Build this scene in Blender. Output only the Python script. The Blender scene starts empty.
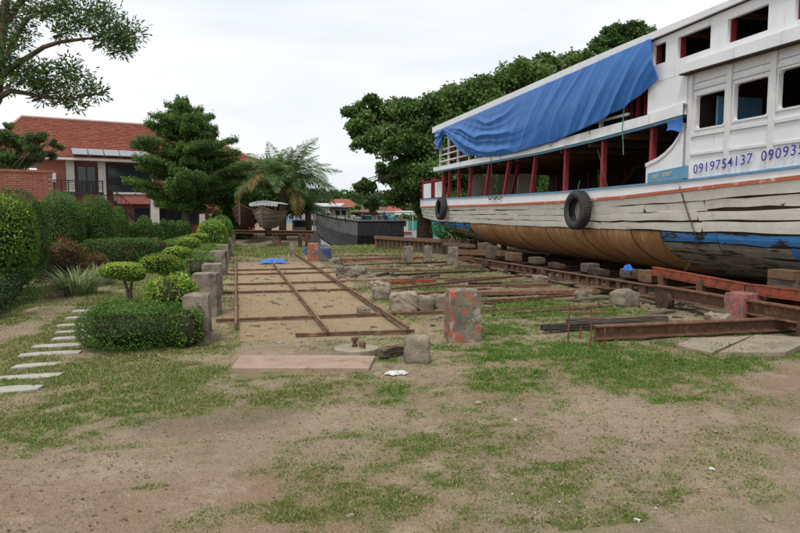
import bpy, math, random
import numpy as np
from mathutils import Vector, Matrix, Euler
random.seed(7); RNG = np.random.default_rng(11)
sc = bpy.context.scene
COL = sc.collection
R = math.radians
# ------------------------------------------------------------------ camera, world, sun, exposure
FPX, YAW, PITCH, EYE = 622.0, R(14.75), math.atan(53.5/622.0), 1.6
cam = bpy.data.cameras.new('camera'); cam.sensor_width = 36; cam.lens = 36*FPX/800
cam.clip_start = 0.05; cam.clip_end = 3000
camo = bpy.data.objects.new('camera', cam); COL.objects.link(camo)
camo.location = (0, 0, EYE); camo.rotation_euler = (R(90)-PITCH, 0, -YAW)
sc.camera = camo
SUN_EL, SUN_AZ = R(62), R(215)
w = bpy.data.worlds.new("World"); sc.world = w; w.use_nodes = True
nt = w.node_tree; nt.nodes.clear()
def N(tree, typ, **kw):
    n = tree.nodes.new(typ)
    for k, v in kw.items():
        if k.startswith('i_'): n.inputs[k[2:].replace('_', ' ')].default_value = v
        else: setattr(n, k, v)
    return n
sky = N(nt, 'ShaderNodeTexSky', sky_type='NISHITA', sun_disc=False, sun_elevation=SUN_EL, sun_rotation=SUN_AZ, dust_density=3.0)
tc = N(nt, 'ShaderNodeTexCoord'); mp = N(nt, 'ShaderNodeMapping'); mp.inputs['Scale'].default_value = (1.0, 1.0, 3.6)
cn = N(nt, 'ShaderNodeTexNoise', i_Scale=1.9, i_Detail=5.0, i_Roughness=0.5, i_Distortion=0.4)
cr = N(nt, 'ShaderNodeValToRGB'); cr.color_ramp.elements[0].position = 0.34; cr.color_ramp.elements[1].position = 0.66
cr.color_ramp.elements[0].color = (5.1, 5.4, 5.8, 1); cr.color_ramp.elements[1].color = (6.8, 6.9, 7.0, 1)
mx = N(nt, 'ShaderNodeMixRGB', i_Fac=0.95); bg = N(nt, 'ShaderNodeBackground', i_Strength=0.1); wo = N(nt, 'ShaderNodeOutputWorld')
L = nt.links.new
L(tc.outputs['Generated'], mp.inputs['Vector']); L(mp.outputs[0], cn.inputs['Vector']); L(cn.outputs['Fac'], cr.inputs['Fac'])
L(sky.outputs[0], mx.inputs['Color1']); L(cr.outputs[0], mx.inputs['Color2']); L(mx.outputs[0], bg.inputs['Color']); L(bg.outputs[0], wo.inputs[0])
sl = bpy.data.lights.new('sun', 'SUN'); sl.energy = 1.5; sl.angle = R(12); sl.color = (1.0, 0.96, 0.9)
so = bpy.data.objects.new('sun', sl); COL.objects.link(so)
so.rotation_euler = (R(90)-SUN_EL, 0, -SUN_AZ + math.pi)
vs = sc.view_settings; vs.view_transform = 'Standard'; vs.look = 'None'; vs.gamma = 1; vs.use_curve_mapping = False; vs.exposure = 0.7
sc.cycles.max_bounces = 6; sc.cycles.diffuse_bounces = 3; sc.cycles.transparent_max_bounces = 4

# ------------------------------------------------------------------ measuring helpers (survey of the place from the photo)
def ray(px, py):
    a = (px-400)/FPX; b = -(py-266.5)/FPX
    f = math.cos(PITCH)+b*math.sin(PITCH); u = -math.sin(PITCH)+b*math.cos(PITCH)
    return (a*math.cos(YAW)+f*math.sin(YAW), -a*math.sin(YAW)+f*math.cos(YAW), u)
def on_ground(px, py, z=0.0):
    r = ray(px, py); t = (z-EYE)/r[2]; return (r[0]*t, r[1]*t, z)
def on_x(px, py, x):
    r = ray(px, py); t = x/r[0]; return (x, r[1]*t, EYE+r[2]*t)
def at(px, py, d):
    a = (px-400)/FPX*d; r = ray(px, py); k = d/(r[0]*math.sin(YAW)+r[1]*math.cos(YAW))
    return (r[0]*k, r[1]*k, EYE+r[2]*k)
def lerp(a, b, t): return a+(b-a)*t

# ------------------------------------------------------------------ noise
def _h(i, j, s):
    n = (i*374761393 + j*668265263 + s*974711) & 0x7fffffff
    n = ((n ^ (n >> 13))*1274126177) & 0x7fffffff
    return ((n ^ (n >> 16)) & 0xffff)/65535.0
def noise2(x, y, s=0):
    x = np.asarray(x, float); y = np.asarray(y, float)
    i = np.floor(x).astype(np.int64); j = np.floor(y).astype(np.int64)
    u = x-i; v = y-j; u = u*u*(3-2*u); v = v*v*(3-2*v)
    return (_h(i, j, s)*(1-u)+_h(i+1, j, s)*u)*(1-v)+(_h(i, j+1, s)*(1-u)+_h(i+1, j+1, s)*u)*v
def fbm(x, y, s=0, o=4):
    t = 0; a = .5
    for k in range(o): t = t+a*noise2(x*2**k, y*2**k, s+k*7); a *= .5
    return t/(1-.5**o)

# ------------------------------------------------------------------ materials
MATS = {}
def mat(name, c, c2=None, scale=6, rough=.85, bump=.25, stretch=(1, 1, 1), stain=None, stain_scale=3, stain_lo=.55, stain_w=.08,
        stain_stretch=(1, 1, 1), stain2=None, s2_lo=.6, s2_scale=9, spec=.3, metal=0, fine=60, bdist=.01, vr=(.84, 1.14)):
    if name in MATS: return MATS[name]
    m = bpy.data.materials.new(name); m.use_nodes = True; t = m.node_tree; lk = t.links.new
    b = t.nodes['Principled BSDF']; b.inputs['Roughness'].default_value = rough; b.inputs['Specular IOR Level'].default_value = spec
    b.inputs['Metallic'].default_value = metal
    tc = N(t, 'ShaderNodeTexCoord'); oi = N(t, 'ShaderNodeObjectInfo')
    ad = N(t, 'ShaderNodeVectorMath', operation='ADD'); ml = N(t, 'ShaderNodeMath', operation='MULTIPLY'); ml.inputs[1].default_value = 57.0
    lk(oi.outputs['Random'], ml.inputs[0]); lk(tc.outputs['Object'], ad.inputs[0]); lk(ml.outputs[0], ad.inputs[1])
    def nz(sc_, st, det=5, rg=.6):
        mp = N(t, 'ShaderNodeMapping'); mp.inputs['Scale'].default_value = st
        n = N(t, 'ShaderNodeTexNoise', i_Scale=sc_, i_Detail=det, i_Roughness=rg)
        lk(ad.outputs[0], mp.inputs[0]); lk(mp.outputs[0], n.inputs['Vector']); return n
    def ramp(src, lo, hi):
        r = N(t, 'ShaderNodeMapRange'); r.inputs[1].default_value = lo; r.inputs[2].default_value = hi; lk(src, r.inputs[0]); return r.outputs[0]
    def mix(fac, a, bcol):
        x = N(t, 'ShaderNodeMixRGB'); lk(fac, x.inputs[0])
        if isinstance(a, tuple): x.inputs[1].default_value = (*a, 1)
        else: lk(a, x.inputs[1])
        x.inputs[2].default_value = (*bcol, 1); return x.outputs[0]
    c2 = c2 or tuple(v*.75 for v in c)
    n1 = nz(scale, stretch); col = mix(ramp(n1.outputs['Fac'], .35, .65), tuple(c), tuple(c2))
    if stain:
        n2 = nz(stain_scale, stain_stretch, 8, .68); col = mix(ramp(n2.outputs['Fac'], stain_lo, stain_lo+stain_w), col, tuple(stain))
    if stain2:
        n4 = nz(s2_scale, stain_stretch, 8, .7); col = mix(ramp(n4.outputs['Fac'], s2_lo, s2_lo+.05), col, tuple(stain2))
    n3 = nz(fine, stretch, 4); hs = N(t, 'ShaderNodeHueSaturation'); lk(col, hs.inputs['Color'])
    vv = N(t, 'ShaderNodeMapRange'); vv.inputs[1].default_value = .3; vv.inputs[2].default_value = .7; vv.inputs[3].default_value = vr[0]; vv.inputs[4].default_value = vr[1]
    lk(n3.outputs['Fac'], vv.inputs[0]); lk(vv.outputs[0], hs.inputs['Value']); lk(hs.outputs[0], b.inputs['Base Color'])
    if bump:
        bp = N(t, 'ShaderNodeBump', i_Strength=bump, i_Distance=bdist); ax = N(t, 'ShaderNodeMath', operation='ADD')
        lk(n1.outputs['Fac'], ax.inputs[0]); lk(n3.outputs['Fac'], ax.inputs[1]); lk(ax.outputs[0], bp.inputs['Height']); lk(bp.outputs[0], b.inputs['Normal'])
    MATS[name] = m; return m
def leafmat(name, gloss=.45, trans=.3):
    m = bpy.data.materials.new(name); m.use_nodes = True; t = m.node_tree; lk = t.links.new
    b = t.nodes['Principled BSDF']; b.inputs['Roughness'].default_value = gloss; b.inputs['Specular IOR Level'].default_value = .25
    a = N(t, 'ShaderNodeAttribute', attribute_name='col'); lk(a.outputs['Color'], b.inputs['Base Color'])
    tr = N(t, 'ShaderNodeBsdfTranslucent'); g = N(t, 'ShaderNodeHueSaturation'); g.inputs['Saturation'].default_value = 1.15; g.inputs['Value'].default_value = 1.5
    lk(a.outputs['Color'], g.inputs['Color']); lk(g.outputs[0], tr.inputs['Color'])
    mxs = N(t, 'ShaderNodeMixShader'); mxs.inputs[0].default_value = trans
    lk(b.outputs[0], mxs.inputs[1]); lk(tr.outputs[0], mxs.inputs[2]); lk(mxs.outputs[0], t.nodes['Material Output'].inputs[0]); return m
LEAF = leafmat('leaf_surface')
BARK = mat('bark', (.16, .12, .09), (.08, .06, .045), 9, .95, .6, stretch=(1, 1, .3))
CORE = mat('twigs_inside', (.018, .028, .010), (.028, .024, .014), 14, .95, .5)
CONC = mat('old_concrete', (.30, .25, .20), (.19, .155, .12), 5, .92, .7, stain=(.065, .055, .042), stain_lo=.50, stain_w=.16, stain2=(.36, .33, .28), s2_lo=.62, bdist=.02)
CONC_PALE = mat('pale_concrete', (.33, .28, .21), (.24, .195, .145), 5, .92, .6, stain=(.13, .11, .085), stain_lo=.54, stain_w=.16, bdist=.02)
CONC_RED = mat('red_painted_concrete', (.21, .185, .14), (.12, .11, .085), 5, .9, .7, stain=(.36, .12, .075), stain_lo=.49, stain_w=.05, stain_scale=4.2, stain2=(.36, .29, .25), s2_lo=.55, s2_scale=6, bdist=.02)
CONC_PINK = mat('pink_painted_concrete', (.33, .13, .115), (.26, .10, .09), 4, .9, .7, stain=(.16, .14, .12), stain_lo=.54, stain_w=.04, stain_scale=4, stain2=(.05, .045, .04), s2_lo=.6, bdist=.02)
STONE = mat('rough_stone', (.31, .265, .20), (.19, .155, .115), 7, .95, .8, stain=(.12, .10, .08), stain_lo=.56, stain_w=.08, bdist=.02)
FLAG = mat('path_stone', (.40, .38, .34), (.32, .30, .26), 7, .95, .5, stain=(.18, .16, .10), stain_lo=.58, stain_w=.1)
RUST = mat('rusted_steel', (.17, .085, .05), (.10, .052, .034), 14, .85, .5, stain=(.26, .15, .095), stain_lo=.55, stain_w=.12, stain_scale=9, spec=.3)
RUST_D = mat('dark_rusted_steel', (.085, .05, .035), (.05, .032, .024), 14, .85, .5, stain=(.17, .09, .055), stain_lo=.58, stain_w=.1, stain_scale=8)
ORANGE = mat('orange_painted_steel', (.34, .075, .035), (.22, .055, .03), 6, .7, .3, stain=(.12, .05, .03), stain_lo=.50, stain_w=.07, stain_scale=7)
WOODG = mat('grey_timber', (.16, .125, .09), (.085, .065, .048), 6, .9, .7, stretch=(1, 1, 6))
WOODB = mat('brown_timber', (.20, .115, .065), (.12, .068, .04), 6, .85, .5, stretch=(.4, 1, 6))
WOODK = mat('charred_timber', (.06, .05, .042), (.03, .026, .022), 8, .9, .8, stretch=(1, 1, 3), stain=(.13, .11, .09), stain_lo=.58)
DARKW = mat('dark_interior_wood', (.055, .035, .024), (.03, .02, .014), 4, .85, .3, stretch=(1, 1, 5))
HULLW = mat('peeling_white_hull_paint', (.74, .72, .65), (.64, .61, .53), 2.5, .75, .15, bdist=.004, fine=25, vr=(.93, 1.05), stain=(.42, .35, .25), stain_lo=.60, stain_w=.14, stain_scale=2.2, stain_stretch=(1, .7, 1.8), stain2=(.11, .075, .05), s2_lo=.645, s2_scale=5)
WHITE = mat('white_boat_paint', (.76, .775, .80), (.69, .705, .735), 1.8, .6, .06, bdist=.001, fine=22, vr=(.97, 1.02), stain=(.46, .455, .43), stain_lo=.58, stain_w=.2, stain_scale=1.6, stain_stretch=(1, 3.5, .5), stain2=(.24, .22, .20), s2_lo=.685, s2_scale=5)
WHITE_T = mat('white_trim_paint', (.70, .71, .72), (.60, .605, .61), 3, .6, .06, bdist=.001, fine=22, vr=(.96, 1.02), stain=(.30, .29, .27), stain_lo=.62, stain_w=.05, stain_scale=6)
STRIPE = mat('faded_red_stripe', (.46, .105, .055), (.38, .13, .08), 3, .7, .2, stain=(.60, .42, .32), stain_lo=.56, stain_w=.1, stain_scale=4, stain2=(.16, .09, .06), s2_lo=.66)
BLUE_P = mat('faded_blue_paint', (.10, .27, .45), (.15, .32, .48), 4, .7, .2, stain=(.36, .42, .46), stain_lo=.62, stain_w=.05, stain_scale=8)
BLUE_D = mat('flaking_blue_hull_paint', (.03, .16, .42), (.05, .21, .47), 4, .75, .4, stain=(.03, .028, .025), stain_lo=.53, stain_w=.03, stain_scale=3, stain_stretch=(1, .5, 2.5), stain2=(.17, .14, .11), s2_lo=.60)
HULLG = mat('bare_grey_hull_timber', (.27, .245, .20), (.17, .15, .12), 3, .9, .6, stretch=(1, .4, 3), stain=(.035, .03, .026), stain_lo=.53, stain_w=.06, stain_scale=3, stain_stretch=(1, .4, 2.5), stain2=(.42, .38, .31), s2_lo=.60)
GOLD = mat('ochre_sheathing', (.42, .235, .105), (.30, .155, .065), 1.6, .6, .12, stain=(.17, .075, .03), stain_lo=.52, stain_w=.16, stain_scale=2.2, stain2=(.58, .42, .24), s2_lo=.60, s2_scale=2.4, stain_stretch=(1, 2.6, .5))
GAPS_SHADOW = mat('dark_seams_and_shadow', (.055, .035, .022), (.03, .02, .014), 8, .95, .4)  # hull seam colour, also used for the painted shadow line under the overhang
MAROON = mat('maroon_paint', (.27, .03, .036), (.20, .022, .028), 4, .55, .1, stain=(.33, .10, .09), stain_lo=.64, stain_w=.04, stain_scale=8)
TARP = mat('blue_tarpaulin', (.020, .125, .40), (.028, .15, .46), 3, .42, .25, bdist=.006, fine=14, vr=(.93, 1.06), stain=(.05, .17, .48), stain_lo=.56, stain_w=.2, stain_scale=2, spec=.35)
BLUEPLASTIC = mat('bright_blue_plastic', (.02, .12, .50), (.04, .2, .6), 5, .45, .2)
INK = mat('violet_blue_lettering', (.045, .04, .30), (.07, .06, .36), 20, .6, 0)
YELLOWINK = mat('pale_yellow_lettering', (.60, .52, .22), (.5, .5, .4), 20, .6, 0)
RUBBER = mat('tyre_rubber', (.028, .028, .030), (.05, .05, .05), 6, .8, .3)
ROPE = mat('old_rope', (.09, .08, .06), (.05, .045, .035), 30, .9, .3)
ROPE_G = mat('green_rope', (.06, .25, .18), (.05, .2, .14), 30, .8, .1)
BRICK = mat('red_brick', (.36, .14, .09), (.28, .10, .065), 3, .9, .4, stain=(.15, .07, .05), stain_lo=.56, stain_w=.1, stain_scale=2.2)
MORTAR = mat('mortar', (.30, .24, .20), (.22, .18, .15), 9, .95, .4)
ROOFRED = mat('red_roof_tile', (.30, .095, .058), (.20, .065, .042), 5, .8, .3, stain=(.17, .05, .035), stain_lo=.55, stain_w=.15, stain_scale=3)
WALLRED = mat('salmon_wall', (.43, .165, .135), (.38, .14, .115), 2, .85, .1)
PLASTER = mat('white_plaster_block', (.62, .60, .56), (.54, .52, .48), 3, .85, .2, stain=(.34, .33, .31), stain_lo=.62, stain_w=.1)
GLASSD = mat('dark_window_glass', (.022, .028, .032), (.03, .038, .042), 2, .12, 0, spec=.6)
FRAMEB = mat('black_metal_frame', (.02, .02, .022), (.03, .03, .03), 9, .5, 0)
AWNING = mat('pale_grey_awning', (.25, .275, .29), (.21, .235, .25), 4, .5, .1)
CORRU = mat('corrugated_roof_metal', (.50, .51, .52), (.36, .37, .38), 6, .6, .2, stain=(.22, .17, .13), stain_lo=.6)
GREYHULL = mat('grey_barge_paint', (.15, .15, .155), (.115, .115, .12), 4, .7, .2, stain=(.08, .07, .065), stain_lo=.57)
BLACKHULL = mat('black_barge_paint', (.018, .018, .024), (.03, .03, .035), 3, .7, .3, stain=(.06, .055, .055), stain_lo=.58, stain_stretch=(3, 3, .6))
LITTER = mat('white_litter', (.66, .65, .62), (.5, .5, .48), 9, .7, .1)
TEAL = mat('teal_sheet', (.02, .36, .26), (.03, .30, .24), 2, .6, .1)
BEIGE = mat('beige_board', (.42, .39, .32), (.34, .31, .25), 3, .8, .1)

# ------------------------------------------------------------------ mesh building
def tag(o, label=None, cat=None, group=None, kind=None):
    if label: o['label'] = label
    if cat: o['category'] = cat
    if group: o['group'] = group
    if kind: o['kind'] = kind
    return o
def empty(name, loc, label, cat, group=None, rz=0):
    o = bpy.data.objects.new(name, None); COL.objects.link(o); o.location = loc; o.rotation_euler = (0, 0, rz)
    o.empty_display_size = .2; return tag(o, label, cat, group)
def root_loc(p):
    v = Vector((0, 0, 0))
    while p: v = v+Vector(p.location); p = p.parent
    return v
class MB:
    def __init__(s): s.v = []; s.f = []; s.mi = []; s.cur = 0
    def add(s, vs, fs):
        o = len(s.v); s.v += [tuple(v) for v in vs]; s.f += [tuple(i+o for i in f) for f in fs]; s.mi += [s.cur]*len(fs)
    def box(s, c, d, rot=None, bev=0):
        x, y, z = (k/2 for k in d)
        if bev:
            b = bev; pts = []; 
            for sz in (-1, 1):
                for (zz, ins) in ((sz*z, b), (sz*(z-b), 0)) if sz < 0 else ((sz*(z-b), 0), (sz*z, b)):
                    for (i, j) in ((-1, -1), (1, -1), (1, 1), (-1, 1)):
                        pts.append((i*(x-ins), j*(y-ins), zz))
            fs = [(3, 2, 1, 0), (12, 13, 14, 15)]
            for k in range(3):
                for e in range(4): fs.append((k*4+e, k*4+(e+1) % 4, k*4+4+(e+1) % 4, k*4+4+e))
        else:
            pts = [(-x, -y, -z), (x, -y, -z), (x, y, -z), (-x, y, -z), (-x, -y, z), (x, -y, z), (x, y, z), (-x, y, z)]
            fs = [(3, 2, 1, 0), (4, 5, 6, 7), (0, 1, 5, 4), (1, 2, 6, 5), (2, 3, 7, 6), (3, 0, 4, 7)]
        m = Euler(rot).to_matrix() if rot else Matrix.Identity(3)
        s.add([Vector(c)+m @ Vector(p) for p in pts], fs); return s
    def bar(s, a, b, w_, h, up=(0, 0, 1)):
        a = Vector(a); b = Vector(b); d = (b-a).normalized(); u = Vector(up)
        sd = d.cross(u)
        if sd.length < 1e-4: sd = d.cross(Vector((1, 0, 0)))
        sd.normalize(); u = sd.cross(d).normalized(); p = []
        for q in (a, b):
            for (i, j) in ((-1, -1), (1, -1), (1, 1), (-1, 1)): p.append(q+sd*(i*w_/2)+u*(j*h/2))
        s.add(p, [(0, 1, 2, 3), (7, 6, 5, 4), (0, 4, 5, 1), (1, 5, 6, 2), (2, 6, 7, 3), (3, 7, 4, 0)]); return s
    def ibeam(s, a, b, w_, h, t=.014):
        a = Vector(a); b = Vector(b); z = Vector((0, 0, 1))
        s.bar(a+z*(h/2-t/2), b+z*(h/2-t/2), w_, t); s.bar(a-z*(h/2-t/2), b-z*(h/2-t/2), w_, t); s.bar(a, b, t, h-2*t); return s
    def tube(s, pts, r, n=8, cap=True):
        pts = [Vector(p) for p in pts]; rr = r if isinstance(r, (list, tuple)) else [r]*len(pts); o = []; ref = Vector((0, 0, 1))
        for i, p in enumerate(pts):
            d = (pts[min(i+1, len(pts)-1)]-pts[max(i-1, 0)]).normalized()
            x = d.cross(ref)
            if x.length < .2: x = d.cross(Vector((1, .3, 0)))
            x.normalize(); y = d.cross(x).normalized()
            for k in range(n): a = 2*math.pi*k/n; o.append(p+(x*math.cos(a)+y*math.sin(a))*rr[i])
        fs = [(i*n+k, i*n+(k+1) % n, (i+1)*n+(k+1) % n, (i+1)*n+k) for i in range(len(pts)-1) for k in range(n)]
        if cap: fs += [tuple(range(n))[::-1], tuple(range((len(pts)-1)*n, len(pts)*n))]
        s.add(o, fs); return s
    def grid(s, P):   # P[i][j] points
        n, m = len(P), len(P[0])
        s.add([p for r_ in P for p in r_], [(i*m+j, i*m+j+1, (i+1)*m+j+1, (i+1)*m+j) for i in range(n-1) for j in range(m-1)]); return s
    def slab(s, poly, z0, z1):
        n = len(poly); s.add([(x, y, z0) for x, y in poly]+[(x, y, z1) for x, y in poly],
              [tuple(range(n))[::-1], tuple(range(n, 2*n))]+[(i, (i+1) % n, n+(i+1) % n, n+i) for i in range(n)]); return s
    def build(s, name, mats, parent=None, smooth=False, origin=None, local=False):
        me = bpy.data.meshes.new(name); o = bpy.data.objects.new(name, me); COL.objects.link(o)
        if parent is not None:
            off = Vector((0, 0, 0)) if local else root_loc(parent); o.parent = parent
        else:
            if origin is None:
                a = np.array(s.v); lo = a.min(0); hi = a.max(0); origin = ((lo[0]+hi[0])/2, (lo[1]+hi[1])/2, lo[2])
            off = Vector(origin); o.location = off
        me.from_pydata([(v[0]-off.x, v[1]-off.y, v[2]-off.z) for v in s.v], [], s.f)
        for m in (mats if isinstance(mats, (list, tuple)) else [mats]): me.materials.append(m)
        if any(s.mi): me.polygons.foreach_set('material_index', s.mi)
        if smooth: me.polygons.foreach_set('use_smooth', [True]*len(me.polygons))
        me.update(); return o
def quads_mesh(name, V, F, mats, mi=None, col=None, parent=None, origin=(0, 0, 0), local=False):
    off = np.array(origin if parent is None else ((0, 0, 0) if local else tuple(root_loc(parent))), float)
    me = bpy.data.meshes.new(name); k = F.shape[1]
    me.vertices.add(len(V)); me.vertices.foreach_set('co', (V-off).astype(np.float32).ravel())
    me.loops.add(F.size); me.loops.foreach_set('vertex_index', F.astype(np.int32).ravel())
    me.polygons.add(len(F)); me.polygons.foreach_set('loop_start', np.arange(0, F.size, k, dtype=np.int32))
    for m in mats: me.materials.append(m)
    if mi is not None: me.polygons.foreach_set('material_index', mi.astype(np.int32))
    if col is not None:
        a = me.attributes.new('col', 'FLOAT_COLOR', 'POINT'); c4 = np.ones((len(V), 4), np.float32); c4[:, :3] = col; a.data.foreach_set('color', c4.ravel())
    me.update(calc_edges=True)
    o = bpy.data.objects.new(name, me); COL.objects.link(o)
    if parent is not None: o.parent = parent
    else: o.location = off
    return o
def unit(a): return a/np.maximum(np.linalg.norm(a, axis=1, keepdims=True), 1e-9)
def leaf_quads(P, Nn, Ln, Wd, droop=0.0, flat=.5):
    n = len(P); rnd = RNG.normal(size=(n, 3)); nn = unit(Nn*flat+unit(rnd)*(1-flat))
    a = unit(np.cross(nn, RNG.normal(size=(n, 3)))); a[:, 2] -= droop; a = unit(a); b = unit(np.cross(nn, a))
    Ln = (Ln*RNG.uniform(.7, 1.3, n))[:, None]; Wd = (Wd*RNG.uniform(.7, 1.3, n))[:, None]
    V = np.empty((n, 4, 3)); V[:, 0] = P-a*Ln/2; V[:, 1] = P+b*Wd/2+nn*Wd*.15; V[:, 2] = P+a*Ln/2; V[:, 3] = P-b*Wd/2+nn*Wd*.15
    return V.reshape(-1, 3), np.arange(4*n).reshape(n, 4)
def pal(n, cols, jit=.18):
    cols = np.array(cols, float); k = RNG.integers(0, len(cols), n); t = RNG.random((n, 1))
    c = cols[k]*(1-t)+cols[RNG.integers(0, len(cols), n)]*t
    return np.clip(c*(1+RNG.normal(size=(n, 1))*jit), 0.002, 1)
G_DARK = [(.036, .080, .020), (.055, .115, .027), (.075, .145, .033)]
G_MID = [(.062, .130, .026), (.090, .175, .034), (.12, .215, .042)]
G_LIGHT = [(.14, .25, .032), (.20, .33, .04), (.25, .38, .055)]
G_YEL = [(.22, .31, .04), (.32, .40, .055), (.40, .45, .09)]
G_OLIVE = [(.05, .085, .025), (.08, .115, .035), (.045, .07, .02)]
def superell(c, r, p, n, lump=.06, seed=0, zmin=-1.0, inner=.16):
    a, b, h = r; ar = np.array([b*h, b*h, a*h, a*h, a*b, a*b*.4]); f = RNG.choice(6, n, p=ar/ar.sum())
    u = RNG.uniform(-1, 1, (n, 2)); d = np.empty((n, 3))
    for k, (i, j, l) in enumerate(((0, 1, 2), (0, 1, 2), (1, 0, 2), (1, 0, 2), (2, 0, 1), (2, 0, 1))):
        q = f == k; d[q, i] = 1 if k % 2 == 0 else -1; d[q, j] = u[q, 0]; d[q, l] = u[q, 1]
    k = (np.abs(d)**p).sum(1)**(-1/p); s_ = d*k[:, None]; keep = s_[:, 2] > zmin; s_ = s_[keep]
    nrm = unit(np.sign(s_)*np.abs(s_)**(p-1)/np.array(r)); q = s_*np.array(r)
    lm = 1+lump*(fbm(q[:, 0]*2.2/max(a, .4)+seed*3+q[:, 2]*1.7, q[:, 1]*2.2/max(a, .4)+q[:, 2]*1.3+9, seed, 3)-.5)*2
    dep = 1-np.abs(RNG.normal(size=len(q)))*inner*.5+RNG.random(len(q))*.03+(RNG.random(len(q)) < .10)*RNG.random(len(q))*.05/max(max(r), .35)
    return np.array(c)+q*(lm*dep)[:, None], nrm
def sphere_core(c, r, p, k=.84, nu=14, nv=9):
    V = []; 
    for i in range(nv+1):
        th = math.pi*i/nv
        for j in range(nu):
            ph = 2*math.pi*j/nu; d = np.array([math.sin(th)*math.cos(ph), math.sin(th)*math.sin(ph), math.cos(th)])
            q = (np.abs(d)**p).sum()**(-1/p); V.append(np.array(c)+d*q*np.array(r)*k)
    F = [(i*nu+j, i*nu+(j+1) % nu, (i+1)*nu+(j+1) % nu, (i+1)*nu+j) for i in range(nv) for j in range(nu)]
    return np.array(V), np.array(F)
def foliage_mesh(name, parts, cols, Ln, Wd, parent=None, origin=None, flat=.5, droop=0.0, cores=(), jit=.18, topyel=None, tint=None):
    P = np.concatenate([p for p, _ in parts]); Nn = np.concatenate([q for _, q in parts]); n = len(P)
    V, F = leaf_quads(P, Nn, Ln, Wd, droop, flat); C = pal(n, cols, jit)
    if topyel is not None:
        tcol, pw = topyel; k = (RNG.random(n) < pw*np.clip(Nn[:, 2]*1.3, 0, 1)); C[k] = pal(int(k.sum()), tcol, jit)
    fq = 3.0 if Ln < .1 else .9; pn = fbm(P[:, 0]*fq+P[:, 2]*fq*.7, P[:, 1]*fq+P[:, 2]*fq*.9, 61, 4); C = C*(1+1.3*(pn-.5))[:, None]
    if cores: br_ = (noise2(P[:, 0]*7+P[:, 2]*5, P[:, 1]*7+P[:, 2]*4, 62) > .86) & (RNG.random(n) < .55); C[br_] = pal(int(br_.sum()), [(.16, .11, .05), (.10, .075, .035), (.14, .14, .05)], .2)
    if tint is not None: C = C*tint[:, None]
    C = np.repeat(C, 4, axis=0); mi = np.zeros(n)
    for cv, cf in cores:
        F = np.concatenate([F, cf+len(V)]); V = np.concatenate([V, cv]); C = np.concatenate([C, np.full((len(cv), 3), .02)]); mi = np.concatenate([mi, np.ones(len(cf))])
    if origin is None: origin = (P[:, 0].mean(), P[:, 1].mean(), P[:, 2].min())
    return quads_mesh(name, V, F, [LEAF, CORE], mi, C, parent, origin)
def shrub(name, label, cat, c, r, p, n, Ln, cols, group=None, lump=.06, Wd=None, topyel=None, flat=.45, zmin=-1, parent=None, seed=0, inner=.16, jit=.18):
    pts = superell(c, r, p, n, lump, seed, zmin, inner)
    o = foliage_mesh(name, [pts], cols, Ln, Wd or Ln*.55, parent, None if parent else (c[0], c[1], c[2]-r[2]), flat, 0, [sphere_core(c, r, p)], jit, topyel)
    if not parent: tag(o, label, cat, group)
    return o
def rough_block(c, d, rz=0, amp=.02, n=5, seed=0, taper=0.0, bev=.12, rot=None):
    mb = MB(); pts = {}; V = []; F = []
    def idx(q):
        if q not in pts: pts[q] = len(V); V.append([k/n*2-1 for k in q])
        return pts[q]
    for ax in range(3):
        for sd in (0, n):
            for i in range(n):
                for j in range(n):
                    qs = []
                    for (u, v) in ((i, j), (i+1, j), (i+1, j+1), (i, j+1)):
                        q = [0, 0, 0]; q[ax] = sd; q[(ax+1) % 3] = u; q[(ax+2) % 3] = v; qs.append(idx(tuple(q)))
                    F.append(tuple(qs if sd else qs[::-1]))
    V = np.array(V); p = 1/max(bev, .01)+2; k = (np.abs(V)**p).sum(1)**(-1/p); m = np.abs(V).max(1); V = V*(k*m/np.maximum(m, 1e-6))[:, None] if bev > 0 else V
    rg = np.random.default_rng(seed+100); V = V*(np.array(d)/2); V += rg.normal(size=V.shape)*amp*.35
    big = np.array([fbm(V[:, 0]*3/max(d)+7*i+seed*1.7+V[:, 2]*2, V[:, 1]*3/max(d)+3*i+V[:, 2]*3, seed+i, 3)-.5 for i in range(3)]).T; V += big*amp*3
    V[:, :2] *= (1-taper*(V[:, 2:3]/d[2]+.5))
    M3 = Euler(rot or (0, 0, rz)).to_matrix(); V = [Vector(c)+M3 @ Vector(v) for v in V]
    mb.add(V, F); return mb

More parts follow.
